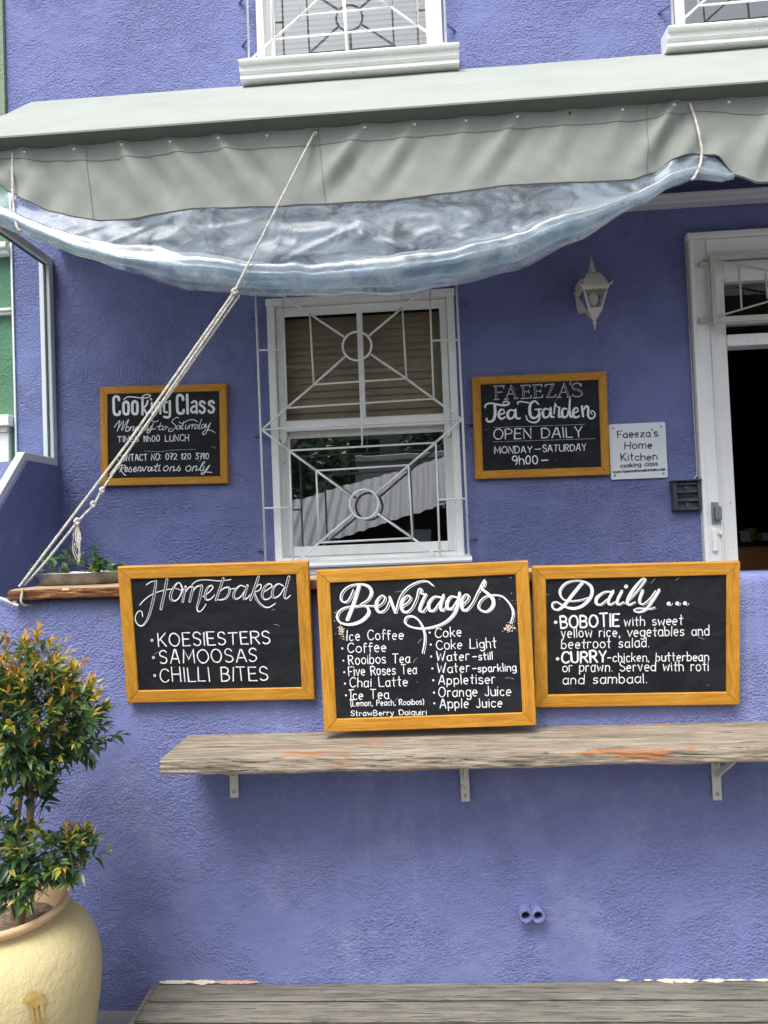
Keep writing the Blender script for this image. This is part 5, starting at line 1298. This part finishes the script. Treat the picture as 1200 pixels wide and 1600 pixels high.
w_ = MB(); C = (945, 650, 11.43)
text(w_, ws, C, "Faeeza's", 230, 394, 942, 360, 128, 17); text(w_, ws, C, 'Home', 356, 588, 845, 576, 126, 17); text(w_, ws, C, 'Kitchen', 292, 798, 932, 784, 124, 17); text(w_, ws, C, 'cooking class', 284, 922, 942, 880, 74, 13); text(w_, ws, C, 'www.faeezashomekitchen.com', 152, 1018, 1078, 968, 44, 11)
for (x, y) in ((148, 222), (1005, 186), (183, 1060), (1045, 1025)):
    c = ws.uv(945+x/11.43, 650+y/11.43, 0); m = MB(); m.tube([ws.P(*c, -.001), ws.P(*c, .0035)], .0055, 10); m.build('screw', 'steel_dull', wr_)

# ================================================================== WALL LANTERN
lc = at(927, 463, YF-.15); S = .00312
ln = empty('wall_lantern', (lc.x, YF, lc.z-.15), 'white four sided wall lantern with greenish glass above the small white sign', 'lantern')
def sq(mb, levels, mat_c=lc):
    vs = []
    for r, z in levels: vs += [(lc.x-r, lc.y-r, lc.z+z), (lc.x+r, lc.y-r, lc.z+z), (lc.x+r, lc.y+r, lc.z+z), (lc.x-r, lc.y+r, lc.z+z)]
    n = len(levels); mb.add(vs, [(i*4+k, i*4+(k+1) % 4, i*4+4+(k+1) % 4, i*4+4+k) for i in range(n-1) for k in range(4)] + [(3, 2, 1, 0), tuple(range(4*n-4, 4*n))])
m = MB(); sq(m, [(.067, .032), (.066, .040), (.060, .042), (.046, .078), (.040, .084), (.034, .100), (.018, .112)]); m.build('cap', 'dirty_cream', ln)
m = MB(); m.lathe([(.0, .168+.03), (.003, .19), (.005, .168), (.010, .160), (.0105, .155), (.005, .150), (.007, .146), (.016, .138), (.017, .112)], lc, 12); m.build('finial', 'dirty_cream', ln, True)
zt_, zb2, rt_, rb2 = .031, -.066, .058, .030
m = MB()
for sx in (-1, 1):
    for sy in (-1, 1):
        m.hexa([(lc.x+sx*rb2-.0045, lc.y+sy*rb2-.0045, lc.z+zb2), (lc.x+sx*rb2+.0045, lc.y+sy*rb2-.0045, lc.z+zb2), (lc.x+sx*rb2+.0045, lc.y+sy*rb2+.0045, lc.z+zb2), (lc.x+sx*rb2-.0045, lc.y+sy*rb2+.0045, lc.z+zb2),
                (lc.x+sx*rt_-.0045, lc.y+sy*rt_-.0045, lc.z+zt_), (lc.x+sx*rt_+.0045, lc.y+sy*rt_-.0045, lc.z+zt_), (lc.x+sx*rt_+.0045, lc.y+sy*rt_+.0045, lc.z+zt_), (lc.x+sx*rt_-.0045, lc.y+sy*rt_+.0045, lc.z+zt_)])
        m.tube([(lc.x+sx*.062, lc.y+sy*.062, lc.z+.034), (lc.x+sx*.072, lc.y+sy*.072, lc.z+.038), (lc.x+sx*.080, lc.y+sy*.080, lc.z+.046)], [.006, .005, .002], 6)
sq(m, [(.056, .016), (.062, .022), (.064, .0315), (.050, .0316)])
m.build('cage', 'dirty_cream', ln)
m = MB(); sq(m, [(.006, -.118), (.014, -.108), (.024, -.090), (.034, -.072), (.035, -.064), (.030, -.062)]); m.build('base_bowl', 'dirty_cream', ln)
m = MB(); m.lathe([(.007, -.116), (.005, -.122), (.0105, -.128), (.0105, -.133), (.005, -.139), (.0045, -.150), (.001, -.168)], lc, 12); m.build('finial', 'dirty_cream', ln, True)
for k in range(4):
    a = k*math.pi/2; c_, s_ = math.cos(a), math.sin(a); g = MB()
    def rot(x, y, z): return (lc.x + x*c_ - y*s_, lc.y + x*s_ + y*c_, lc.z + z)
    g.add([rot(-rb2, -rb2-.001, zb2), rot(rb2, -rb2-.001, zb2), rot(rt_, -rt_-.001, zt_-.014), rot(-rt_, -rt_-.001, zt_-.014)], [(0, 1, 2, 3)]); g.build('pane', 'lamp_glass', ln)
m = MB(); m.lathe([(.001, -.048), (.016, -.040), (.024, -.020), (.022, .0), (.013, .016), (.012, .03)], lc, 14); m.build('bulb', 'bulb_white', ln, True)
m = MB(); pr = [(.052*math.cos(RAD(a)), .07+.048*math.sin(RAD(a))) for a in range(0, 181, 15)] + [(-.052, -.02), (-.044, -.055), (.044, -.055), (.052, -.02)]
m.prism([(lc.x-.004+x, lc.z+.015+z) for x, z in pr], 'y', YF-.022, YF-.001); m.build('back_plate', 'dirty_cream', ln)
m = MB(); m.tube(smooth([(lc.x, YF-.02, lc.z+.06), (lc.x, YF-.06, lc.z+.11), (lc.x, YF-.11, lc.z+.128), (lc.x, lc.y, lc.z+.118)], 6), .011, 10); m.build('arm', 'dirty_cream', ln, True)

# ================================================================== INTERCOM AND CABLE
ic = at(1073, 775, YF-.04); iw, ih = .066, .072
it = empty('intercom', (ic.x, YF, ic.z-ih), 'dark grey intercom box with a hood on the wall beside the door frame', 'intercom')
m = MB(); m.box(ic.x-iw, ic.x+iw, YF-.024, YF-.001, ic.z-ih, ic.z+ih, .003); m.box(ic.x-iw-.004, ic.x+iw+.006, YF-.060, YF-.001, ic.z+ih+.0005, ic.z+ih+.008, .002)
m.box(ic.x-iw, ic.x-iw+.020, YF-.048, YF-.0245, ic.z-ih+.004, ic.z+ih, .003).box(ic.x+iw-.012, ic.x+iw, YF-.048, YF-.0245, ic.z-ih+.004, ic.z+ih, .003)
for z in (-ih+.008, -ih+.050, -ih+.092, ih-.012): m.box(ic.x-iw+.0205, ic.x+iw-.0125, YF-.044, YF-.0245, ic.z+z-.005, ic.z+z+.006, .002)
m.build('housing', 'intercom_plastic', it)
for z in (-.042, .044):
    m = MB(); m.tube([(ic.x+.002, YF-.024, ic.z+z), (ic.x+.002, YF-.034, ic.z+z)], .011, 14); m.build('button', 'intercom_plastic', it)
m = MB(); m.box(ic.x-.034, ic.x+.040, YF-.032, YF-.0245, ic.z-.004, ic.z+.004, .001); m.build('card_slot', 'intercom_dark', it)
cb = MB(); x = dxl-.007
cb.tube(smooth([(ic.x+iw-.016, YF-.008, ic.z+ih+.012), (ic.x+iw-.004, YF-.006, ic.z+ih+.03), (x, YF-.006, ic.z+ih+.06), (x-.001, YF-.006, ic.z+.5), (x+.001, YF-.006, dzt-.2), (x, YF-.006, dzt-.01)], 8), .0036, 6)
tag(cb.build('cable', 'cable', None, True), 'thin white cable running up the door frame from the intercom', 'cable')

# ================================================================== INSIDE THE DOOR: desk and what stands on it
dk0 = at(1130, 848, 3.3); dk = empty('reception_desk', (dk0.x+.6, 3.4, STOEP), 'brown wooden desk inside the dark doorway', 'desk')
m = MB(); m.box(dk0.x-.1, dk0.x+1.3, 3.28, 3.9, dk0.z-.03, dk0.z, .004); m.build('desk_top', 'door_dark', dk)
m = MB(); m.box(dk0.x-.06, dk0.x+1.25, 3.32, 3.36, STOEP, dk0.z-.031, .003); m.build('front_panel', 'desk_brown', dk)
a = at(1158, 847, 3.34); b_ = at(1172, 829, 3.34); m = MB(); m.hexa([(a.x, 3.33, a.z), (b_.x, 3.33, a.z), (b_.x, 3.345, a.z), (a.x, 3.345, a.z), (a.x, 3.36, b_.z), (b_.x, 3.36, b_.z), (b_.x, 3.366, b_.z), (a.x, 3.366, b_.z)])
tag(m.build('card_holder', 'grey_card', None, loc=(a.x, 3.34, a.z)), 'pale grey card standing on the desk in the doorway', 'card')
a = at(1166, 840, 3.55); m = MB(); m.lathe([(.03, 0), (.055, .09), (.058, .10), (.05, .10), (.045, .09)], (a.x+.03, 3.55, dk0.z), 14)
tag(m.build('green_bowl', 'green_plastic', None, True, loc=(a.x+.03, 3.55, dk0.z)), 'lime green pot behind the card on the desk', 'pot')
a = at(1187, 846, 3.5); m = MB(); m.box(a.x, a.x+.16, 3.45, 3.6, dk0.z+.001, dk0.z+.062, .004); m.box(a.x+.03, a.x+.12, 3.445, 3.4495, dk0.z+.03, dk0.z+.036)
tag(m.build('small_box', 'grey_card', None, loc=(a.x, 3.5, dk0.z)), 'small pale box at the edge of the desk in the doorway', 'box')

# ================================================================== LEAVES
def leaf_mesh(name, mat, L, W, fold_=.35, curl=.25):
    vs, fs = [], []; n = 5
    prof = [0.0, .62, 1.0, .78, .36, 0.0]
    for i in range(n+1):
        t_ = i/n; x = L*t_; z = -curl*L*t_*t_; w = W*prof[i]/2
        vs += [(x, -w, z + fold_*w), (x, 0, z), (x, w, z + fold_*w)]
    for i in range(n):
        a = i*3; fs += [(a, a+3, a+4, a+1), (a+1, a+4, a+5, a+2)]
    me = bpy.data.meshes.new(name); me.from_pydata(vs, [], fs); me.materials.append(M[mat])
    for p in me.polygons: p.use_smooth = True
    return me
def frame_of(d, roll=0.0):
    d = d.normalized(); s_ = d.cross(Vector((0, 0, 1)))
    if s_.length < 1e-3: s_ = Vector((1, 0, 0))
    s_.normalize(); u_ = s_.cross(d).normalized()
    Mx = Matrix((d, -s_, u_)).transposed()
    return Mx @ Matrix.Rotation(roll, 3, 'X')

def shoots(rng, clusters):
    """leaves (pos, matrix, kind, size) in opposite pairs along short shoots"""
    out = []; twigs = []
    for (c, r3, n, young) in clusters:
        for _ in range(n):
            while True:
                d = Vector((rng.gauss(0, 1), rng.gauss(0, 1), rng.gauss(0, 1)))
                if d.length > .1: break
            d.normalize(); rad = rng.uniform(.55, 1.0)**.6
            lump_ = 1 + .16*nz(d.x*2.3+c.x, d.y*2.3, d.z*2.3+c.z)
            base = c + Vector((d.x*r3[0], d.y*r3[1], d.z*r3[2]))*rad*lump_*.86
            dir_ = (d*.8 + Vector((0, 0, .55)) + Vector((rng.gauss(0, .25), rng.gauss(0, .25), rng.gauss(0, .2)))).normalized()
            ln_ = rng.uniform(.045, .085); tip = base + dir_*ln_
            twigs.append((base - dir_*.05, tip)); top = d.z*.6 + rad*.5 + rng.gauss(0, .25)
            pairs = rng.randint(4, 6); ph = rng.uniform(0, 3.14)
            for k in range(pairs):
                t_ = (k+1)/pairs; p = base.lerp(tip, t_); ang = ph + k*1.57
                s_ = dir_.orthogonal().normalized(); w_ = dir_.cross(s_)
                for q in (0, math.pi):
                    o = s_*math.cos(ang+q) + w_*math.sin(ang+q)
                    ld_ = (o*(1.0-.55*t_) + dir_*(.30+.75*t_) + Vector((0, 0, -.15*(1-t_)))).normalized()
                    yv = young*top*.9 + (t_-.62)*1.5 + rng.gauss(0, .16)
                    kind = 'copper' if yv > 1.04 else 'young' if yv > .70 else 'mid' if yv > .22 else 'dark'
                    out.append((p, frame_of(ld_, rng.gauss(0, .4)), kind, rng.uniform(.6, 1.3)*(1.05-.30*t_)))
    return out, twigs
def plant_from(root, leaves, twigs, meshes, front_n, twig_r):
    leaves.sort(key=lambda l: l[0].y - .25*abs(l[0].x - root.location.x))     # nearest to the street first
    k = 0
    rest = MB.__new__(MB); mbs = {}
    for i, (p, mx, kind, s_) in enumerate(leaves):
        if i < front_n:
            o = bpy.data.objects.new('leaf', meshes[kind]); COL.objects.link(o); o.parent = root
            m4 = mx.to_4x4(); o.matrix_local = Matrix.Translation(p - root.location) @ m4 @ Matrix.Scale(s_, 4)
        else:
            mb = mbs.setdefault(kind, MB()); me = meshes[kind]
            mb.add([p + (mx @ (v.co*s_)) for v in me.vertices], [tuple(f.vertices) for f in me.polygons])
    if mbs:
        tot = MB(); mats = []; idx = []
        for kind, mb in mbs.items():
            n0 = len(tot.f); tot.add(mb.v, mb.f); mats.append(meshes[kind].materials[0]); idx.append((n0, len(tot.f)))
        fo = tot.build('foliage', mats[0], root, True, fix=False); fo['kind'] = 'stuff'
        for mt in mats[1:]: fo.data.materials.append(mt)
        for j, (a, b__) in enumerate(idx):
            for f in range(a, b__): fo.data.polygons[f].material_index = j
    tw = MB()
    for a, b__ in twigs: tw.tube([a, b__], [twig_r, twig_r*.5], 4, False)
    tw.build('twigs', 'bark', root)['kind'] = 'stuff'

# ================================================================== POT WITH STANDARD SHRUB
YPOT = -.44; pc = at(-2, 1418, YPOT); pcz = pc.z
pot = empty('plant_pot', (pc.x, YPOT, 0), 'big yellow clay pot with a terracotta rim at the left edge', 'pot')
H = pcz; Rr = .202
prof = [(.20, .0), (.245, .06), (.270, .16), (.289, .28), (.294, .36), (.288, H-.16), (.270, H-.105), (.240, H-.066), (.202, H-.046), (.178, H-.036), (.170, H-.028)]
prof = [(r, z) for r, z in prof]
P2 = []
for a, b__ in zip(prof, prof[1:]): P2 += [(lerp(a[0], b__[0], k/4), lerp(a[1], b__[1], k/4)) for k in range(4)]
P2.append(prof[-1])
for _ in range(2): P2 = [P2[0]] + [((P2[i-1][0]+2*P2[i][0]+P2[i+1][0])/4, (P2[i-1][1]+2*P2[i][1]+P2[i+1][1])/4) for i in range(1, len(P2)-1)] + [P2[-1]]
m = MB(); m.lathe(P2, (pc.x, YPOT, 0), 64, .010); m.build('body', 'pot_glaze', pot, True)
m = MB(); m.lathe([(.171, H-.030), (.180, H-.024), (.197, H-.012), (Rr, H-.002), (Rr-.002, H+.006), (Rr-.010, H+.010), (Rr-.020, H+.006), (.172, H-.012), (.160, H-.05), (.150, H-.12)], (pc.x, YPOT, 0), 64, .006); m.build('rim', 'terracotta', pot, True)
m = MB(); rows = [[(pc.x+r*math.cos(a), YPOT+r*math.sin(a), H-.055+.012*nz(r*40*math.cos(a), r*40*math.sin(a))) for a in [k*2*math.pi/24 for k in range(25)]] for r in (0, .05, .1, .158)]; m.grid(rows); m.build('soil', 'soil', pot)
# glaze run down the belly: an ochre stain with three drips
PZR = [(z_, r_) for r_, z_ in prof]
def on_pot(px, py):
    d = ray(px, py); lo, hi = 1.8, None
    for k in range(160):
        q = CAM + d*(1.8 + k*.01)
        if math.hypot(q.x-pc.x, q.y-YPOT) < interp(PZR, q.z): hi = 1.8 + k*.01; break
        lo = 1.8 + k*.01
    if hi is None: return None
    for _ in range(12):
        mdl = (lo+hi)/2; q = CAM + d*mdl
        if math.hypot(q.x-pc.x, q.y-YPOT) < interp(PZR, q.z): hi = mdl
        else: lo = mdl
    return CAM + d*(lo - .0055)
m = MB(); step = 1.4
for ix in range(30):
    for iy in range(44):
        x, y = 33 + ix*step, 1543 + iy*step; e_ = .5*nz(x*.16, y*.16) + .25*nz(x*.5, y*.5)
        body_ = ((x-54)/19)**2 + ((y-1561)/13)**2 + e_ < .9
        drip = any(abs(x - (x0 + (y-1565)*sl)) < w*(1+.4*nz(y*.2, x0)) and 1562 < y < yb for x0, sl, w, yb in ((47, .14, 2.6, 1600), (55, .12, 2.0, 1606), (63.5, .14, 2.8, 1606)))
        if body_ or drip:
            q = [on_pot(x+a_*step*1.02, y+b_*step*1.02) for a_, b_ in ((0, 0), (1, 0), (1, 1), (0, 1))]
            if all(q): m.add(q, [(0, 1, 2, 3)])
if m.v:
    go = m.build('glaze_run', 'pot_stain', pot, fix=False)
    bm = bmesh.new(); bm.from_mesh(go.data); bmesh.ops.remove_doubles(bm, verts=bm.verts[:], dist=.0009); bm.to_mesh(go.data); bm.free()
    for p in go.data.polygons: p.use_smooth = True
lm = {'dark': leaf_mesh('leaf_dark', 'leaf_dark', .049, .020), 'mid': leaf_mesh('leaf_mid', 'leaf_mid', .049, .019), 'young': leaf_mesh('leaf_young', 'leaf_young', .046, .016, .5), 'copper': leaf_mesh('leaf_copper', 'leaf_copper', .040, .013, .6, .1)}
rng = random.Random(21)
tb = at(28, 1415, YPOT); cc1 = at(40, 1120, YPOT); cc2 = at(62, 1335, YPOT-.02)
tree = empty('potted_shrub', (tb.x, YPOT, H-.06), 'clipped leafy shrub with copper young tips growing in the yellow pot', 'shrub')
cl = [(at(40, 1150, YPOT), (.205, .20, .12), 85, .5), (cc1, (.212, .21, .178), 215, .95), (at(25, 1060, YPOT), (.12, .12, .12), 34, 1.25), (at(128, 1130, YPOT), (.060, .08, .09), 14, 1.05), (at(-60, 1090, YPOT), (.16, .16, .14), 40, 1.1),
      (cc2, (.125, .11, .065), 46, .5), (at(48, 1262, YPOT), (.045, .05, .035), 8, .35), (at(62, 1378, YPOT-.06), (.08, .04, .035), 14, .2), (at(20, 1310, YPOT), (.07, .07, .045), 9, .45), (at(118, 1340, YPOT-.03), (.06, .06, .035), 10, .7), (at(50, 1380, YPOT-.05), (.07, .05, .05), 12, .2)]
lv, tw = shoots(rng, cl)
plant_from(tree, lv, tw, lm, 290, .0016)
m = MB()
t0 = Vector((tb.x, YPOT, H-.07)); t1 = cc2.copy(); t2 = at(48, 1240, YPOT); t3 = cc1 + Vector((0, 0, -.05))
m.tube(smooth([t0, t1.lerp(t0, .4) + Vector((-.02, 0, 0)), t2, t3], 6), [.016 - .0004*i for i in range(19)], 8)
for k in range(9):
    a = k*2.4; m.tube(smooth([t2.lerp(t3, k/9), t3 + Vector((.08*math.cos(a), .08*math.sin(a), .02)), cc1 + Vector((.19*math.cos(a), .17*math.sin(a), .08*math.sin(k)))], 4), [.008]*4 + [.005]*4 + [.003], 6)
m.tube(smooth([Vector((tb.x-.012, YPOT+.01, H-.07)), Vector((tb.x-.02, YPOT, H+.06)), t2 + Vector((-.03, .0, 0))], 5), .006, 6)
m.build('trunk', 'bark', tree, True)

# ================================================================== TRAY OF HERBS ON THE COUNTER
ta, tb_ = at(58, 905, .23), at(196, 898, .23)
tc = Vector(((ta.x+tb_.x)/2+.02, .19, CZ+.003)); tr_ = (tb_.x-ta.x)/2
tray = empty('metal_tray', (tc.x, tc.y, CZ), 'oval galvanised tray planter standing on the counter behind the ropes', 'tray')
m = MB(); n = 36; rows = []
for (s, z) in ((.0, .002), (.90, .0), (.97, .035), (1.0, .042), (1.0, .046), (.965, .044), (.90, .010)):
    rows.append([(tc.x + tr_*1.08*s*math.cos(2*math.pi*k/n), tc.y + .085*s*math.sin(2*math.pi*k/n), tc.z + z) for k in range(n+1)])
m.grid(rows); m.build('pan', 'metal', tray, True)
m = MB(); m.add([(tc.x + tr_*.99*math.cos(2*math.pi*k/20), tc.y+.075*math.sin(2*math.pi*k/20), tc.z+.030) for k in range(20)], [tuple(range(20))]); m.build('soil', 'soil', tray)
hm = {k: leaf_mesh('herb_leaf', 'leaf_herb', .034, .022, .3, .3) for k in ('dark', 'mid', 'young', 'copper')}
for (px, py, r3, n_, lab) in ((152, 884, (.065, .045, .035), 11, 'bushier green herb on the right of the metal tray'), (100, 888, (.045, .04, .045), 7, 'sparser green herb in the middle of the metal tray'), (78, 890, (.03, .03, .05), 4, 'thin dark herb at the left end of the metal tray')):
    c = at(px, py, .20); h_ = empty('herb_plant', (c.x, tc.y, tc.z+.03), lab, 'plant', 'herbs in the tray')
    lv, tw = shoots(rng, [(Vector((c.x, tc.y, c.z)), r3, n_, 0)])
    for i in range(len(tw)): tw.append((h_.location + Vector((rng.uniform(-.004, .004), 0, 0)), tw[i][0]))
    plant_from(h_, lv, tw, hm, 70, .0014)

# ================================================================== STREET TREES ACROSS THE ROAD (mirrored in the panes)
tm = leaf_mesh('tree_leaf', 'leaf_tree', .26, .15, .3, .3)
for (x, y, h_, n_, lab) in ((-3.4, -12.5, 3.6, 800, 'dark leafy street tree mirrored at the side of the lower pane'), (.8, -17.5, 4.6, 900, 'dark leafy street tree mirrored behind the white house')):
    tr = empty('street_tree', (x, y, -.1), lab, 'tree', 'street trees across the road')
    m = MB(); m.tube(smooth([(x, y, -.1), (x+.1, y, h_*.4), (x-.1, y, h_*.75), (x+.15, y, h_)], 5), [.12-.006*i for i in range(16)], 8)
    for k in range(6):
        a = k*1.05; m.tube([(x, y, h_*.55+k*.1), (x+1.1*math.cos(a), y+1.1*math.sin(a), h_*.8+k*.12)], [.05, .015], 6)
    m.build('trunk', 'bark', tr, True)
    cr_ = MB()
    for _ in range(n_):
        d = Vector((rng.gauss(0, 1), rng.gauss(0, 1), rng.gauss(0, .7))).normalized() * rng.uniform(.3, 1)**.5
        p = Vector((x + d.x*1.7, y + d.y*1.5, h_*.92 + d.z*1.2)); mx = frame_of(Vector((rng.gauss(0, 1), rng.gauss(0, 1), rng.gauss(-.2, .6))), rng.gauss(0, .6))
        cr_.add([p + (mx @ v.co) for v in tm.vertices], [tuple(f.vertices) for f in tm.polygons])
    co = cr_.build('crown', 'leaf_tree', tr, True, fix=False); co['kind'] = 'stuff'
